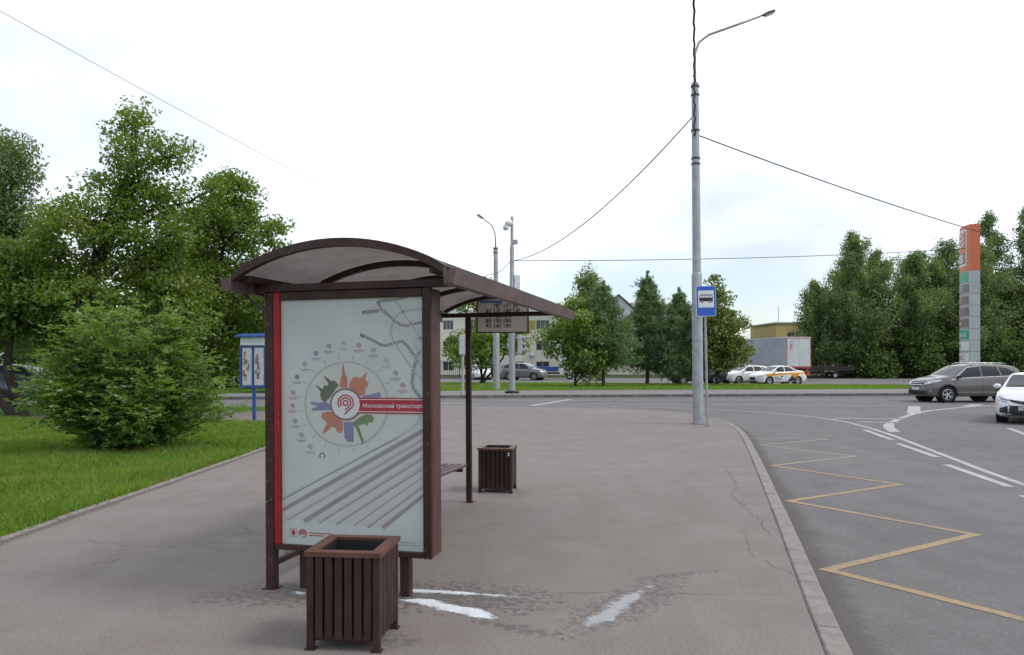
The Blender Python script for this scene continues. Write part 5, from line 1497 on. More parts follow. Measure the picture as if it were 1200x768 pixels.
m = MB(); m.box(.1, 13.4, -.5, -.38, .92, 1.15); m.box(.1, 13.4, .38, .5, .92, 1.15); m.build('chassis', 'black', e)
m = MB(); m.box(.05, .15, -1.2, 1.2, .5, .66); m.build('underrun_bar', 'tape', e)
for s in (-1, 1):
    m = MB(); m.box(-.02, .1, s * .9 - .18, s * .9 + .18, .95, 1.1); m.build('tail_light', 'tl', e)
    m = MB(); m.box(.3, .9, s * 1.15 - .1, s * 1.15 + .1, .45, .85); m.build('tool_box', 'orange_box', e)
    for x in (2.2, 3.5, 4.8): truck_wheel(e, x, s * 1.02)
    m = MB(); m.box(10.0, 10.15, s * .8 - .07, s * .8 + .07, 0.0, .92); m.build('landing_leg', 'darkmetal', e)

def lorry(loc, yaw, cab_mat, box_mat, label, bl=3.6, bh=1.9, low=False):
    e = empty('lorry', loc, yaw, label, 'lorry')
    m = MB(); m.box(-bl, 1.9, -.35, -.25, .55, .72); m.box(-bl, 1.9, .25, .35, .55, .72); m.build('chassis', 'black', e)
    m = MB(); m.box(-bl, .1, -1.05, 1.05, .80, .80 + (0.5 if low else bh), .02); m.build('cargo_body', box_mat, e)
    m = MB(); P = [(.25, .55), (2.05, .55), (2.1, .95), (1.95, 1.30), (1.45, 2.1), (1.2, 2.18), (.25, 2.18)]
    m.add([(x, -.98, z) for x, z in P] + [(x, .98, z) for x, z in P], [tuple(range(7)), tuple(range(13, 6, -1))] + [(i, 7 + i, 7 + (i + 1) % 7, (i + 1) % 7) for i in range(7)]); m.build('cab', cab_mat, e)
    m = MB(); m.add([(1.93, -.82, 1.36), (1.93, .82, 1.36), (1.49, .74, 2.06), (1.49, -.74, 2.06)], [(0, 1, 2, 3)]); m.v = [(x + .02, y, z + .012) for x, y, z in m.v]; m.build('windshield', 'carglass', e)
    for s in (-1, 1):
        m = MB(); m.add([(.5, s * .985, 1.35), (1.7, s * .985, 1.35), (1.4, s * .985, 2.0), (.5, s * .985, 2.0)], [(0, 1, 2, 3) if s < 0 else (3, 2, 1, 0)]); m.build('side_window', 'carglass', e)
        m = MB(); m.box(2.06, 2.115, s * .7 - .14, s * .7 + .14, .72, .88); m.build('headlight', 'hl', e)
        for x in (1.25, -bl * .62): truck_wheel(e, x, s * .86, .38, .22)
    m = MB(); m.box(2.0, 2.14, -.95, .95, .42, .60); m.build('bumper', 'trim', e)
    return e
lorry((4.6, 78.0, -0.06), R(-4), 'truck_white', 'blue_tarp', 'small white lorry with low blue cargo bed behind the leafy maple', 3.0, 1.0, True)
lorry((31.2, 82.4, -0.06), R(178), 'trim', 'rust_bed', 'dark flatbed lorry in shade under the birches beside the semi trailer', 5.0, 2.0, True)

# ================================================================ plants
MT['leaf_maple'] = leaf_mat('maple leaf', (0.071, 0.140, 0.016), (0.162, 0.261, 0.033), 0.45, (0.213, 0.244, 0.031))
MT['leaf_deep'] = leaf_mat('dark tree leaf', (0.047, 0.099, 0.019), (0.106, 0.185, 0.033), 0.42)
MT['leaf_willow'] = leaf_mat('grey green leaf', (0.089, 0.146, 0.047), (0.163, 0.244, 0.081), 0.4)
MT['leaf_bush'] = leaf_mat('ash bush leaf', (0.075, 0.155, 0.025), (0.173, 0.287, 0.057), 0.45)
MT['leaf_light'] = leaf_mat('light green leaf', (0.105, 0.182, 0.031), (0.204, 0.303, 0.055), 0.45)
MT['leaf_linden'] = leaf_mat('linden leaf', (0.085, 0.125, 0.028), (0.20, 0.25, 0.065), 0.4, (0.27, 0.28, 0.1))
MT['leaf_birch'] = leaf_mat('birch leaf', (0.089, 0.155, 0.044), (0.194, 0.285, 0.088), 0.42)
MT['leaf_birch2'] = leaf_mat('pale birch leaf', (0.100, 0.155, 0.051), (0.200, 0.282, 0.093), 0.45)
MT['needle'] = leaf_mat('pine needle', (0.075, 0.144, 0.058), (0.179, 0.281, 0.117), 0.3)

def unit(v): return v / np.maximum(np.linalg.norm(v, axis=1, keepdims=True), 1e-9)
def leaf_geo(g, C, size, aspect=0.6, up=0.5, D=None, fold=0.18):
    """one folded quad per leaf at points C"""
    n = len(C)
    if D is None: D = g.normal(size=(n, 3)); D[:, 2] -= 0.25
    D = unit(D)
    N = g.normal(size=(n, 3)); N[:, 2] += up * 3.0
    S = unit(np.cross(D, N)); N = np.cross(S, D)
    s = size * g.uniform(0.65, 1.3, (n, 1))
    a = C - D * s * 0.5; b = C + D * s * 0.5
    mid = C - D * s * 0.05
    l = mid + S * s * aspect * 0.5 + N * s * fold; r = mid - S * s * aspect * 0.5 + N * s * fold
    V = np.stack([a, r, b, l], 1).reshape(-1, 3)
    return V
def leaf_mesh(name, V):
    return np_mesh(name, V, np.arange(len(V), dtype=np.int32).reshape(-1, 4))

def crown_pts(g, lobes, clumps, leaves, cr, flat=0.6, inner=0.45):
    lo = np.array(lobes, float); wgt = (lo[:, 3] * lo[:, 4] + lo[:, 3] * lo[:, 5]); wgt /= wgt.sum()
    idx = g.choice(len(lo), clumps, p=wgt)
    d = unit(g.normal(size=(clumps, 3)))
    rad = g.uniform(inner ** 3, 1.0, (clumps, 1)) ** (1 / 3)
    c = lo[idx, :3] + d * rad * lo[idx, 3:6]
    k = g.poisson(leaves, clumps).clip(5)
    rep = np.repeat(np.arange(clumps), k)
    sc = cr * g.uniform(0.6, 1.35, clumps)
    q = g.normal(size=(len(rep), 3)); q = q / np.maximum(1, np.linalg.norm(q, axis=1, keepdims=True) / 1.7)
    pts = c[rep] + q * sc[rep][:, None] * np.array([1, 1, flat])
    return pts, c, idx

def limb(m, a, b, r0, r1, g, bend=0.15, n=6, sides=7):
    a, b = np.array(a, float), np.array(b, float); L = np.linalg.norm(b - a)
    off = g.normal(size=3) * L * bend; off[2] = abs(off[2]) * 0.6
    pts = []; rad = []
    for k in range(n + 1):
        t = k / n; pts.append(a * (1 - t) + b * t + off * math.sin(PI * t) + g.normal(size=3) * L * 0.012 * (0 < k < n)); rad.append(r0 * (1 - t) + r1 * t)
    m.tube(pts, rad, sides); return pts

def broadleaf(name, loc, lobes, label, mat='leaf_maple', bark='bark', trunk=None, tr=0.16, clumps=200, leaves=90, cr=0.45, size=0.13, aspect=0.75, flat=0.6, seed=1, cat='tree', group=None, twigs=0.5, inner=0.45, up=0.5, stems=1):
    g = np.random.default_rng(seed)
    e = empty(name, loc, 0, label, cat, group)
    pts, c, idx = crown_pts(g, lobes, clumps, leaves, cr, flat, inner)
    zmin = min(l[2] - l[5] for l in lobes)
    m = MB(); lo = np.array(lobes, float)
    top = lo[np.argmax(lo[:, 2])]
    trunk = trunk or [(0, 0, -0.05), (0.0, 0.0, max(0.6, zmin)), tuple(np.array([0, 0, zmin]) * 0.3 + top[:3] * 0.7)]
    T = smooth_tr(trunk); m.tube(T, [tr * (1.35 if k == 0 else 1) * (1 - 0.78 * k / (len(T) - 1)) for k in range(len(T))], 9)
    for s in range(stems - 1):
        b0 = np.array([g.normal() * 0.25, g.normal() * 0.2, -0.05]); l = lo[g.integers(len(lo))]; limb(m, b0, l[:3], tr * 0.8, tr * 0.2, g, 0.1)
    TT = np.array([list(p) for p in T])
    ends = []
    for l in lo:
        zt = l[2] - 0.9 * max(l[3], l[5]) - 0.25 * np.linalg.norm(l[:2]); k = int(np.argmin(np.abs(TT[:, 2] - max(zt, zmin * 0.6))))
        limb(m, TT[k], l[:3], tr * 0.5 * (1 - 0.6 * k / len(TT)) + 0.012, 0.02, g, 0.1)
        ends.append(l[:3])
    for j in g.permutation(len(c))[:int(len(c) * twigs)]:
        limb(m, ends[idx[j]], c[j], 0.022, 0.006, g, 0.12, 3, 4)
    m.build('trunk', bark, e, True)
    V = leaf_geo(g, pts, size, aspect, up)
    np_obj('crown', leaf_mesh('crown', V), mat, e)
    return e
def smooth_tr(pts):
    for _ in range(2):
        q = [pts[0]]
        for a, b in zip(pts, pts[1:]):
            q.append(tuple(np.array(a) * .75 + np.array(b) * .25)); q.append(tuple(np.array(a) * .25 + np.array(b) * .75))
        q.append(pts[-1]); pts = q
    return pts
def rand_lobes(seed, h, w, base=0.25, n=9, top=0.5, d=None):
    """uneven ovoid crown"""
    g = np.random.default_rng(seed); d = d or w; L = []
    for k in range(n):
        t = (k + 0.5) / n; z = h * (base + (0.97 - base) * t)
        wid = (math.sin(PI * (0.16 + 0.80 * t ** 0.85)) ** 0.8) * w * 0.5
        r = h * (0.97 - base) / n * 1.15 + wid * 0.42
        a = g.uniform(0, 2 * PI) + k * 2.4; off = max(0, wid - r * 0.55)
        L.append((math.cos(a) * off, math.sin(a) * off * d / w, z - r * 0.15, r, r * d / w, r * 0.85))
    return L

# -- big maple by the lawn: outline from its limbs
broadleaf('maple_tree', (-13.28, 23.2, 0), [(1.75, .2, 8.75, .62, .7, .85), (2.0, 0, 7.75, 1.0, 1.0, .8), (2.95, -.3, 7.75, .75, .8, .5), (1.2, .4, 6.75, 1.05, 1.2, .7), (2.95, .4, 6.55, .9, 1.0, .6),
          (.85, -.6, 5.75, 1.6, 1.4, .75), (3.2, -.5, 5.4, .75, 1.0, .7), (-.7, .3, 4.95, 1.5, 1.5, .8), (1.9, .5, 4.55, 1.4, 1.3, .8), (-1.7, -.4, 3.9, 1.5, 1.5, .8), (.6, -.8, 3.5, 1.5, 1.4, .8), (-2.9, .2, 4.4, 1.2, 1.4, .9),
          (2.8, .3, 3.4, 1.2, 1.3, .9), (-1.0, .9, 2.8, 1.7, 1.5, .7), (3.9, .8, 7.0, .35, .4, .3)],
          'tall irregular maple with dark leaning trunk at the back of the lawn', 'leaf_maple', trunk=[(-.35, 0, -.05), (-.15, .1, 1.2), (-.2, .2, 2.6), (.45, .1, 4.2), (1.25, .1, 5.5), (1.8, .1, 8.2)], tr=.24, clumps=520, leaves=95, cr=.30, size=.108, seed=15, stems=2)
broadleaf('maple_tree', (-10.5, 26.2, 0), [(1.0, 0, 7.55, .75, .8, .6), (.55, .2, 6.75, 1.15, 1.1, .7), (1.75, -.2, 6.4, .9, .9, .7), (-.3, .1, 5.7, 1.15, 1.2, .8), (1.6, .3, 5.2, 1.25, 1.2, .8), (2.5, 0, 4.6, .7, .8, .5), (.2, -.3, 4.2, 1.5, 1.3, .9), (2.0, .2, 3.6, 1.2, 1.2, .8), (.6, .3, 2.7, 1.6, 1.4, .8), (-.9, 0, 3.1, 1.2, 1.2, .8)],
          'rounded dark green maple rising just behind the shelter roof', 'leaf_maple', tr=.2, clumps=380, leaves=95, cr=.31, size=.112, seed=12)
broadleaf('willow_tree', (-19.0, 27.0, 0), [(1.35, 0, 8.6, .8, .9, .9), (.6, 0, 7.6, 1.3, 1.2, 1.0), (1.2, .3, 6.2, 1.2, 1.2, 1.0), (-.8, 0, 6.6, 1.5, 1.4, 1.2), (.4, -.3, 4.9, 1.7, 1.5, 1.1), (-1.0, 0, 4.0, 1.8, 1.6, 1.1), (1.8, .2, 4.3, 1.0, 1.0, .9), (1.2, .2, 3.0, 1.4, 1.3, .9)],
          'grey-green fine-leaved willow beside the tall maple', 'leaf_willow', tr=.26, clumps=420, leaves=110, cr=.42, size=.16, aspect=.38, flat=.9, seed=13)
# twin dark trunks left of the bush
broadleaf('crooked_tree', (-14.9, 22.6, 0), [(-1.6, 0, 4.0, 1.4, 1.3, .9), (-.2, .3, 4.3, 1.3, 1.2, .8), (-2.4, .2, 3.2, 1.1, 1.1, .8), (-.9, -.2, 3.1, 1.2, 1.1, .6), (.5, .1, 3.2, 1.0, 1.0, .6)],
          'low crooked tree with twin dark trunks at lawn edge', 'leaf_deep', trunk=[(.35, 0, -.05), (-.2, 0, .7), (-.75, 0, 1.5), (-1.2, 0, 2.8), (-1.4, 0, 3.6)], tr=.2, clumps=220, leaves=80, cr=.36, size=.14, seed=14, stems=1)
m = MB(); g0 = np.random.default_rng(3)
_t = smooth_tr([(.5, .1, -.05), (.35, .1, .6), (-.05, .1, 1.35), (.05, .1, 2.2), (.2, .2, 3.4)]); m.tube(_t, [.2 - .15 * k / (len(_t) - 1) for k in range(len(_t))], 9)
m.build('trunk', 'bark', [o for o in bpy.data.objects if o.name.startswith('crooked_tree')][0], True)

# -- large ash bush: arching shoots with pinnate leaves
def ash_bush(loc, label, seed=21):
    g = np.random.default_rng(seed); e = empty('ash_bush', loc, 0, label, 'bush')
    m = MB(); C = []; D = []
    for k in range(150):
        a = g.uniform(0, 2 * PI); r = g.uniform(0.2, 1.0) ** 0.6
        reach = np.array([math.cos(a) * 2.0 * r, math.sin(a) * 1.5 * r]) * g.uniform(.75, 1.12); h = 2.75 * (1 - 0.62 * r ** 2.0) * g.uniform(0.5, 1.1)
        if k % 6 == 0: h = g.uniform(2.5, 3.35) * (1 - .3 * r ** 2); reach = reach * .75
        b0 = np.array([reach[0] * .22, reach[1] * .22, 0.0]); tip = np.array([reach[0], reach[1], h]); mid = np.array([reach[0] * .55, reach[1] * .55, h * .72])
        P = [b0 * (1 - t) ** 2 + mid * 2 * t * (1 - t) + tip * t * t for t in np.linspace(0, 1, 9)]
        m.tube(P, [.016 * (1 - .8 * t) + .002 for t in np.linspace(0, 1, 9)], 4)
        for i in range(34):
            t = g.uniform(.16, 1.0); p = b0 * (1 - t) ** 2 + mid * 2 * t * (1 - t) + tip * t * t
            p = p + g.normal(size=3) * .10
            ax = g.normal(size=3); ax[:2] += 0.8 * np.array([math.cos(a), math.sin(a)]); ax[2] = ax[2] * .45 + .1; ax /= np.linalg.norm(ax)
            sd = np.cross(ax, [0, 0, 1.0]); sd /= max(1e-6, np.linalg.norm(sd))
            ln = g.uniform(.2, .34)
            for j in range(4):
                q = p + ax * ln * (j + .6) / 4.2 + np.array([0, 0, -.05 * (j / 4) ** 2])
                for s in (-1, 1):
                    dd = ax * .55 + sd * s * .85 + g.normal(size=3) * .15; C.append(q + dd * .045); D.append(dd)
            C.append(p + ax * ln * 1.15); D.append(ax)
    m.build('stems', 'bark', e, True); C = np.array(C); D = np.array(D)
    C[:, 2] = np.maximum(C[:, 2], .04)
    np_obj('foliage', leaf_mesh('foliage', leaf_geo(g, C, .105, .42, .55, D, .08)), 'leaf_bush', e)
    return e
ash_bush((-7.3, 14.5, 0), 'wide bright green ash bush growing on the lawn')

# -- pines and the like on the far lawn
def pine(loc, h, w, label, seed, base=0.18, mat='needle', group='pines on the far lawn', dens=1.0):
    g = np.random.default_rng(seed); e = empty('pine_tree', loc, 0, label, 'tree', group)
    m = MB(); T = [(0, 0, -.05), (.02 * h * g.normal() * .3, 0, h * .5), (0, 0, h)]
    T = smooth_tr(T); m.tube(T, [.018 * h * (1 - .9 * k / (len(T) - 1)) + .008 for k in range(len(T))], 8)
    C = []; D = []
    z = base * h
    while z < h * .97:
        t = (z / h - base) / (1 - base)
        R0 = w * .5 * (1 - t) ** 1.05 * (0.8 if t < .12 else 1.08) + .08 * w * (1 - t) + .12
        nb = int(g.integers(5, 8)); a0 = g.uniform(0, 6.3)
        for k in range(nb):
            a = a0 + 2 * PI * k / nb + g.normal() * .2; r = R0 * g.uniform(.6, 1.12)
            tip = np.array([math.cos(a) * r, math.sin(a) * r, z + r * (.22 + .5 * t) * g.uniform(.4, 1.4)]); b0 = np.array([0, 0, z])
            sag = np.array([0, 0, -.08 * r])
            m.tube([b0, (b0 + tip) / 2 + sag, tip], [.012 * h * .35 + .006, .02, .006], 5)
            nn = int(34 * r / .7 * dens) + 14
            for i in range(nn):
                tt = g.uniform(.22, 1.05); p = b0 * (1 - tt) + tip * tt + sag * 4 * tt * (1 - tt) * .5
                sp = .10 + .20 * r * (1 - tt * .55)
                q = p + g.normal(size=3) * np.array([sp, sp, sp * .55])
                for j in range(6):
                    dd = g.normal(size=3) * .8 + np.array([math.cos(a), math.sin(a), .7]); C.append(q + g.normal(size=3) * .06); D.append(dd)
        z += h * .052 * g.uniform(.8, 1.2)
    for i in range(160):
        C.append(np.array([g.normal() * .06, g.normal() * .06, h * g.uniform(.94, 1.04)])); D.append(g.normal(size=3) * .5 + np.array([0, 0, 1.2]))
    m.build('trunk', 'pinebark', e, True)
    np_obj('crown', leaf_mesh('crown', leaf_geo(g, np.array(C), .22, .22, .2, np.array(D), .05)), mat, e); return e
pine((6.01, 50.5, .06), 6.7, 4.4, 'broad pine with bare lower trunk beside the light green maple', 31, .22)
pine((9.9, 56.2, .06), 8.0, 4.6, 'tall dark pine with pointed top standing alone past the broad pine', 32, .15)
pine((11.75, 54.0, .06), 6.6, 4.0, 'dark pine close beside the yellow-green linden', 33, .12)
broadleaf('maple_tree', (4.15, 50.5, .06), rand_lobes(41, 5.7, 4.2, .22, 10), 'young light green maple on the far lawn', 'leaf_light', tr=.12, clumps=190, leaves=60, cr=.38, size=.22, seed=41, group='trees on the far lawn')
L3 = [(0, 0, 1.7, 1.6, 1.6, .6), (-.9, 0, 2.4, 1.3, 1.3, .9), (.9, .2, 2.4, 1.4, 1.4, .9), (0, 0, 3.3, 1.8, 1.7, 1.0), (.5, 0, 4.3, 1.45, 1.4, .9), (-.5, 0, 4.6, 1.2, 1.2, .9), (0, 0, 5.6, .95, .95, .9), (-.15, 0, 6.6, .6, .6, .8), (-.25, 0, 7.3, .25, .25, .5)]
broadleaf('linden_tree', (14.22, 53.3, .06), L3, 'yellow-green conical linden behind the bus stop sign', 'leaf_linden', tr=.14, clumps=230, leaves=65, cr=.36, size=.2, seed=42, group='trees on the far lawn')
broadleaf('linden_tree', (-2.3, 58.0, .06), rand_lobes(43, 7.4, 5.6, .28, 10), 'linden with several thin stems between far lamp and fence', 'leaf_light', tr=.11, clumps=200, leaves=60, cr=.42, size=.24, seed=43, stems=4, group='trees on the far lawn')
broadleaf('birch_tree', (9.6, 98, -.1), rand_lobes(44, 13.2, 5.0, .2, 11), 'pale feathery birch rising behind the broad pine', 'leaf_birch', 'birchbark', tr=.16, clumps=240, leaves=55, cr=.5, size=.3, flat=1.3, seed=44, group='birches')
broadleaf('poplar_tree', (35.0, 132, -.1), rand_lobes(45, 10.0, 7.0, .1, 9), 'small round tree beside the yellow building', 'leaf_deep', tr=.2, clumps=160, leaves=50, cr=.7, size=.4, seed=45, group='distant trees')
broadleaf('poplar_tree', (22.5, 92, -.1), rand_lobes(46, 8.4, 7.0, .1, 9), 'dark tree behind the semi trailer and linden', 'leaf_deep', tr=.2, clumps=160, leaves=50, cr=.7, size=.36, seed=46, group='distant trees')

# -- birches on the right: weeping crowns
def birch(loc, h, w, label, seed, mat='leaf_birch', base=.1):
    g = np.random.default_rng(seed); e = empty('birch_tree', loc, 0, label, 'tree', 'birches on the wooded bank')
    m = MB(); lean = g.normal(size=2) * .03 * h
    T = smooth_tr([(0, 0, -.1), (lean[0] * .3, lean[1] * .3, h * .4), (lean[0], lean[1], h)])
    m.tube(T, [.013 * h * (1 - .92 * k / (len(T) - 1)) + .01 for k in range(len(T))], 8); TT = np.array([list(p) for p in T])
    C = []
    nb = 74
    for k in range(nb):
        t = base + (1.0 - base) * ((k + g.uniform(0, 1)) / nb); z = h * t * .97
        c0 = np.array([np.interp(z, TT[:, 2], TT[:, 0]), np.interp(z, TT[:, 2], TT[:, 1]), z])
        env = (min(1, (1 - t) * 1.9 + .08) ** .85) * (min(1, .7 + t * 1.2)) * (.9 + .22 * math.sin(t * 11 + seed * 1.7)); r = w * .5 * env * g.uniform(.4, 1.2); a = g.uniform(0, 2 * PI)
        tip = c0 + np.array([math.cos(a) * r, math.sin(a) * r, r * g.uniform(.25, .9)]); 
        m.tube([c0, (c0 + tip) / 2 + np.array([0, 0, .12 * r]), tip], [.03, .02, .008], 4)
        ns = int(7 + 11 * env)
        for s in range(ns):
            q = c0 + (tip - c0) * g.uniform(.3, 1.05) + g.normal(size=3) * .25 * env; ln = g.uniform(.5, 1.9) * (.35 + .65 * env); nl = int(13 + 10 * ln)
            y = g.uniform(0, 1, nl); off = g.normal(size=(nl, 3)) * .24
            C.append(q + off + np.outer(y, np.array([g.normal() * .15, g.normal() * .15, -ln])))
    m.build('trunk', 'birchbark', e, True)
    np_obj('crown', leaf_mesh('crown', leaf_geo(g, np.concatenate(C), .24, .6, .0)), ('leaf_birch', 'leaf_birch2', 'leaf_birch')[seed % 3] if mat == 'leaf_birch' else mat, e); return e
BL = 'birch of the wooded bank, '
birch((49.4, 92.0, .1), 15.2, 8.5, BL + 'set back just before the pylon', 48)
birch((53.0, 93.0, .1), 16.5, 8.5, BL + 'set back behind the pylon', 47)
birch((37.7, 84.5, .1), 16.2, 7.7, BL + 'with thin pointed top above the semi trailer', 51)
birch((41.6, 87.0, .1), 14.6, 8.3, BL + 'rounded, second from the semi trailer', 52)
birch((44.5, 85.5, .1), 14.0, 7.7, BL + 'next to the dip in the row of crowns', 53)
birch((48.6, 88.0, .1), 13.2, 7.7, BL + 'low one seen just before the pylon', 54)
birch((51.0, 85.0, .1), 14.6, 7.7, BL + 'directly behind the orange pylon', 55)
birch((54.8, 87.5, .1), 19.0, 8.3, BL + 'tallest, rising past the pylon', 56)
birch((58.0, 86.0, .1), 19.5, 8.3, BL + 'tall one beyond the pylon with airy crown', 57)
birch((61.5, 89.0, .1), 18.5, 9.0, BL + 'last of the tall ones past the pylon', 58)
birch((46.5, 90.0, .1), 14.0, 9.0, BL + 'set back behind the dip in the row', 50)
birch((40.0, 91.0, .1), 15.0, 9.0, BL + 'set back behind the pointed one', 49)
birch((34.6, 86.5, .1), 10.8, 6.9, BL + 'short one hanging over the semi trailer', 59)
for k, (x, y, h, w, t) in enumerate(((38.5, 83.6, 4.2, 5.5, 'closest to the semi trailer'), (43.0, 84.2, 5.0, 6.0, 'under the rounded birch'), (47.2, 84.0, 4.6, 6.0, 'under the low birch before the pylon'), (52.0, 84.6, 5.4, 6.0, 'at foot of the birch behind the pylon'), (56.5, 85.2, 6.2, 6.5, 'under the tallest birch'), (61.0, 86.0, 5.6, 6.5, 'under the last tall birch'))):
    broadleaf('hedge_shrub', (x, y, .1), rand_lobes(60 + k, h, w, .0, 8), 'dark shrub of the wooded bank ' + t, 'leaf_deep', tr=.1, clumps=130, leaves=60, cr=.55, size=.3, seed=60 + k, cat='shrub', group='shrubs of the wooded bank', twigs=.1, stems=3)

# -- dark trees beyond the crossing road on the left
for k, (x, y, h, w, t, mt) in enumerate((( -37.0, 46.0, 9.5, 8.0, 'behind the willow', 'leaf_deep'), (-31.0, 50.0, 9.0, 7.5, 'behind the crooked twin trunks', 'leaf_maple'), (-27.0, 45.0, 7.5, 6.5, 'behind the ash bush', 'leaf_deep'),
        (-22.5, 49.0, 8.6, 7.0, 'seen above the ash bush', 'leaf_deep'), (-18.5, 46.0, 8.2, 6.2, 'behind the notice board', 'leaf_deep'), (-14.8, 50.0, 7.8, 6.0, 'seen beside the shelter post', 'leaf_maple'), (-25.0, 55.0, 10.0, 8.0, 'furthest back behind the maples', 'leaf_deep'), (-43.0, 52.0, 10.5, 9.0, 'at the far end behind the willow', 'leaf_deep'))):
    broadleaf('park_tree', (x, y, .06), rand_lobes(70 + k, h, w, .16, 10), 'dark leafy park tree across the road, ' + t, mt, tr=.2, clumps=210, leaves=60, cr=.6, size=.27, seed=70 + k, group='park trees across the road')
pine((-12.3, 33.2 + 8.5, .06), 4.6, 3.0, 'small pale pine between ash bush and notice board', 81, .1, 'leaf_willow', dens=1.2, group='pines on the left')

# -- grass on the near lawn
g = np.random.default_rng(5)
def grass(name, n, xr, yr, h, w, ok, z=0.012, mat='blade', power=1.0):
    x = xr[1] - (xr[1] - xr[0]) * g.uniform(0, 1, n) ** power; y = g.uniform(*yr, n)
    k = ok(x, y); x, y = x[k], y[k]; n = len(x)
    hh = h * g.uniform(.45, 1.25, n) * (0.8 + 0.5 * np.sin(x * 1.3 + 2 * np.sin(y * .9)) ** 2); a = g.uniform(0, 2 * PI, n); ln = g.normal(size=(n, 2)) * .45 * hh[:, None]
    b = np.stack([x, y, np.full(n, z - .01)], 1); s = np.stack([np.cos(a), np.sin(a), np.zeros(n)], 1) * (w * g.uniform(.6, 1.4, n))[:, None] / 2
    mid = b + np.stack([ln[:, 0] * .35, ln[:, 1] * .35, hh * .6], 1); tip = b + np.stack([ln[:, 0], ln[:, 1], hh], 1)
    V = np.stack([b - s, b + s, mid + s * .7, tip, mid - s * .7], 1).reshape(-1, 3)
    me = np_mesh(name, V, np.arange(len(V), dtype=np.int32).reshape(-1, 5))
    return tag(np_obj(name, me, mat), 'short green grass', 'grass', kind='stuff')
inlawn = lambda x, y: (x < -4.78 - np.maximum(0, y - 16) * .38) & (x > -y * .70 - 1.5) & (y < 22.3 - np.maximum(0, (14 + x)) * .18)
grass('grass', 170000, (-13.0, -4.78), (5.2, 14.0), .085, .008, inlawn)
grass('grass', 150000, (-18.0, -4.78), (12.0, 22.3), .095, .013, inlawn)
grass('grass', 5000, (-5.0, -4.73), (4.5, 17.0), .08, .008, lambda x, y: (x < -4.74) & (g.uniform(0, 1, len(x)) < .8))
o = grass('far_grass', 60000, (-8.0, 34.0), (43.5, 57), .10, .04, lambda x, y: (y > 43.9 + .115 * x + .2) & (y < 60 - np.maximum(0, x) * .25), .062, 'blade')
o['label'] = 'short mown grass of the far lawn'

# ================================================================ buildings
MT['cream'] = M('cream render', (0.68, 0.635, 0.54), 0.85, var=0.06, scale=0.4)
MT['whitewall'] = M('white render', (0.62, 0.61, 0.585), 0.85, var=0.05, scale=0.4)
MT['yellowwall'] = M('yellow render', (0.56, 0.43, 0.17), 0.85, var=0.06, scale=0.3)
MT['roofgrey'] = M('grey roof sheet', (0.30, 0.30, 0.31), 0.6, var=0.08)
MT['winglass'] = glass_dark('building window glass', (0.045, 0.05, 0.055), 0.06)
MT['winframe'] = M('white window frame', (0.62, 0.61, 0.58), 0.5)
MT['olive'] = M('olive panel', (0.33, 0.31, 0.07), 0.7)
MT['plinth'] = M('dark plinth', (0.12, 0.11, 0.1), 0.9)
def window(e, x, z, w, h, y, n=2, frame='winframe'):
    """window set in a recess of the front (-y) wall"""
    m = MB(); t = .06
    m.box(x - w / 2, x + w / 2, y - .05, y + .03, z - h / 2, z - h / 2 + t); m.box(x - w / 2, x + w / 2, y - .05, y + .03, z + h / 2 - t, z + h / 2)
    for k in range(n + 1):
        xx = x - w / 2 + (w - t) * k / n; m.box(xx, xx + t, y - .048, y + .028, z - h / 2 + t, z + h / 2 - t)
    o = m.build('window', frame, e)
    m = MB(); m.box(x - w / 2 + .01, x + w / 2 - .01, y - .012, y + .0, z - h / 2 + .01, z + h / 2 - .01); m.build('pane', 'winglass', o)
    m = MB(); m.box(x - w / 2 - .08, x + w / 2 + .08, y - .14, y - .05, z - h / 2 - .06, z - h / 2 - .005); m.build('sill', 'roofgrey', o)
def wall_with_holes(x0, x1, z0, z1, y0, y1, holes):
    """wall slab facing -y with real openings"""
    xs = sorted(set([x0, x1] + [v for h in holes for v in (h[0] - h[2] / 2, h[0] + h[2] / 2)])); zs = sorted(set([z0, z1] + [v for h in holes for v in (h[1] - h[3] / 2, h[1] + h[3] / 2)]))
    m = MB()
    for a, b in zip(xs, xs[1:]):
        run = None
        for c, d in zip(zs, zs[1:]):
            cx, cz = (a + b) / 2, (c + d) / 2
            hole = any(abs(cx - h[0]) < h[2] / 2 and abs(cz - h[1]) < h[3] / 2 for h in holes)
            if hole:
                if run: m.box(a, b, y0, y1, run[0], run[1]); run = None
            else: run = (run[0], d) if run else (c, d)
        if run: m.box(a, b, y0, y1, run[0], run[1])
    return m
# three-storey cream block
e = empty('office_building', (0, 110, -.13), R(-3), 'three-storey cream building with flat white parapet behind the maple', 'building')
H = [(-9.2 + 3.4 * k, z, 1.5 if k != 4 else 1.9, 1.35) for k in range(6) for z in (1.25, 4.15, 7.15)]
wall_with_holes(-13.5, 10.0, 0, 8.7, 0, .35, H).build('wall', 'cream', e)
m = MB(); m.box(-13.5, 10.0, 1.2, 12, 0, 8.7); m.build('inner_mass', 'plinth', e)
for s in (-13.5, 9.65):
    m = MB(); m.box(s, s + .35, .36, 12.4, 0, 8.69); m.build('side_wall', 'cream', e)
m = MB(); m.box(-13.8, 10.3, -.25, 12.6, 8.71, 9.25); m.build('parapet', 'whitewall', e)
m = MB(); m.box(-13.7, 10.2, -.15, 12.5, 9.26, 9.4); m.build('roof', 'roofgrey', e)
for k, h in enumerate(H): window(e, h[0], h[1], h[2], h[3], .22, 3 if h[1] > 7 else 2)
for x in (2.72, -4.1):
    m = MB(); m.box(x - .62, x + .62, -.03, -.005, 6.5, 7.8); m.build('olive_panel', 'olive', e)
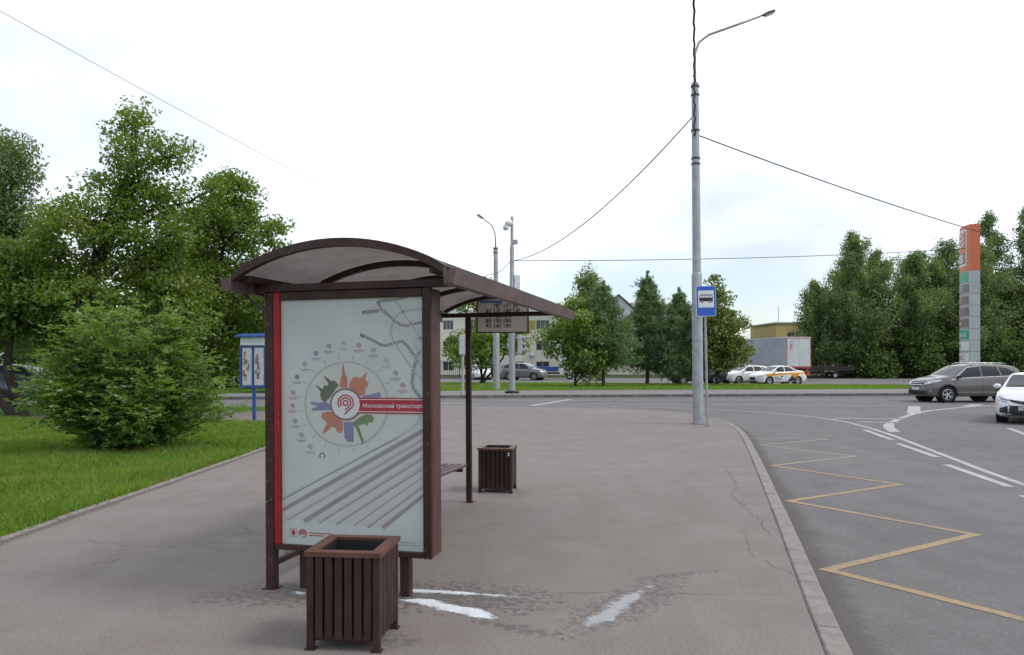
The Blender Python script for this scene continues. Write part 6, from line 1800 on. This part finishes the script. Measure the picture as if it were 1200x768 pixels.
m = MB(); m.lathe([(0.0, 0), (.2, -.04), (.38, -.16), (.40, -.15), (.2, -.015), (0, .02)], 18, Matrix.Translation((2.75, -.55, 2.9)) @ Matrix.Rotation(R(72), 4, 'X')); m.bar((2.75, 0, 2.8), (2.75, -.5, 2.9), .05, .05); m.build('satellite_dish', M('dish grey blue', (0.33, 0.40, 0.47), 0.5), e)
for x in (-8.0, 3.0, 7.0):
    m = MB(); m.box(x, x + .8, 4, 4.8, 9.41, 10.2); m.build('chimney', 'roofgrey', e)
# gabled house
e = empty('gabled_house', (0, 114, -.13), 0, 'pale house with pointed gable behind the pines', 'house')
holes = [(12.4 + 2.7 * k, z, 1.2, 1.3) for k in range(4) for z in (4.0, 6.8)] + [(13.2, 1.2, 1.9, 2.4)]
wall_with_holes(9.8, 22.3, 0, 8.0, 0, .3, holes).build('wall', 'cream', e)
m = MB(); m.box(10.1, 22.0, 1.0, 11, 0, 7.9); m.build('inner_mass', 'plinth', e)
GA, GZ = 15.8, 11.7
m = MB(); m.add([(11.8, 0, 8.01), (19.8, 0, 8.01), (GA, 0, GZ), (11.8, .3, 8.01), (19.8, .3, 8.01), (GA, .3, GZ)], [(0, 1, 2), (5, 4, 3), (0, 3, 4, 1), (1, 4, 5, 2), (2, 5, 3, 0)]); g_ = m.build('gable', 'whitewall', e)
m = MB(); m.lathe([(.32, 0), (.32, .05)], 16, Matrix.Translation((GA, -.01, 10.2)) @ Matrix.Rotation(PI / 2, 4, 'X')); m.build('round_window', 'roofgrey', g_)
m = MB()
for s in (-1, 1):
    a = Vector((GA, 0, GZ + .12)); b = Vector((GA + s * 4.5, 0, 7.9))
    m.add([(a.x, -.4, a.z), (b.x, -.4, b.z), (b.x, 10, b.z), (a.x, 10, a.z), (a.x, -.4, a.z + .14), (b.x, -.4, b.z + .14), (b.x, 10, b.z + .14), (a.x, 10, a.z + .14)], [(0, 1, 2, 3), (7, 6, 5, 4), (0, 4, 5, 1), (1, 5, 6, 2), (2, 6, 7, 3)])
m.build('gable_roof', 'roofgrey', e)
for x0, x1 in ((9.7, 11.7), (19.9, 22.4)):
    m = MB(); m.box(x0, x1, -.2, 11, 8.02, 8.5); m.build('roof', 'roofgrey', e)
for h in holes[:-1]: window(e, h[0], h[1], h[2], h[3], .2)
m = MB(); m.box(12.3, 14.1, .1, .2, .02, 2.38); d = m.build('door', 'olive', e)
m = MB(); m.box(13.95, 14.0, .06, .099, 1.0, 1.2); m.build('handle', 'darkmetal', d)
# low white house further right
e = empty('white_house', (0, 120, -.13), 0, 'flat white house showing between the tall pine and the dark pine', 'house')
holes = [(25.5 + 2.6 * k, z, 1.3, 1.3) for k in range(3) for z in (4.2, 7.4)]
wall_with_holes(23.8, 32.6, 0, 10.4, 0, .3, holes).build('wall', 'whitewall', e)
m = MB(); m.box(24.1, 32.3, 1, 9, 0, 10.3); m.build('inner_mass', 'plinth', e)
m = MB(); m.box(23.5, 32.9, -.3, 9.3, 10.41, 10.75); m.build('roof', 'roofgrey', e)
for h in holes: window(e, h[0], h[1], h[2], h[3], .2)
# yellow building
e = empty('yellow_building', (0, 122, -.13), R(2), 'flat-roofed yellow building behind the semi trailer', 'building')
holes = [(45.0 + 3.6 * k, z, 1.3, 1.4) for k in range(6) for z in (2.2, 6.0)]
wall_with_holes(42.5, 66.5, 0, 8.0, 0, .35, holes).build('wall', 'yellowwall', e)
m = MB(); m.box(42.8, 66.2, 1.2, 12, 0, 7.9); m.build('inner_mass', 'plinth', e)
m = MB(); m.box(42.5, 42.85, .36, 12, 0, 7.99); m.build('side_wall', 'yellowwall', e)
m = MB(); m.box(42.2, 66.8, -.3, 12.3, 8.01, 8.25); m.build('roof', 'roofgrey', e)
for h in holes: window(e, h[0], h[1], h[2], h[3], .2)
m = MB(); m.box(44.0, 44.06, 3, 3.06, 8.25, 11.0); m.build('antenna', 'darkmetal', e)
# iron fence before the cream building
e = empty('iron_fence', (0, 81.5, -.06), R(2), 'dark iron bar fence in front of the cream building', 'fence')
bm_ = MB(); bm_.box(-.02, .02, -.02, .02, .15, 1.95); bme = bm_.mesh('bar'); bme.materials.append(MT['darkmetal'])
for k in range(58):
    o = bpy.data.objects.new('bar', bme); COL.objects.link(o); o.parent = e; o.location = (-15.0 + .22 * k, 0, 0)
for z in (.3, 1.75):
    m = MB(); m.box(-15.1, -2.2, -.025, .025, z, z + .05); m.build('rail', 'darkmetal', e)
for x in (-15.15, -12.0, -8.8, -5.6, -2.3):
    m = MB(); m.box(x, x + .1, -.05, .05, 0, 2.1); m.build('post', 'darkmetal', e)
m = MB(); m.box(-15.2, -2.1, -.12, .12, -.02, .14); m.build('plinth', 'kerb2', e)
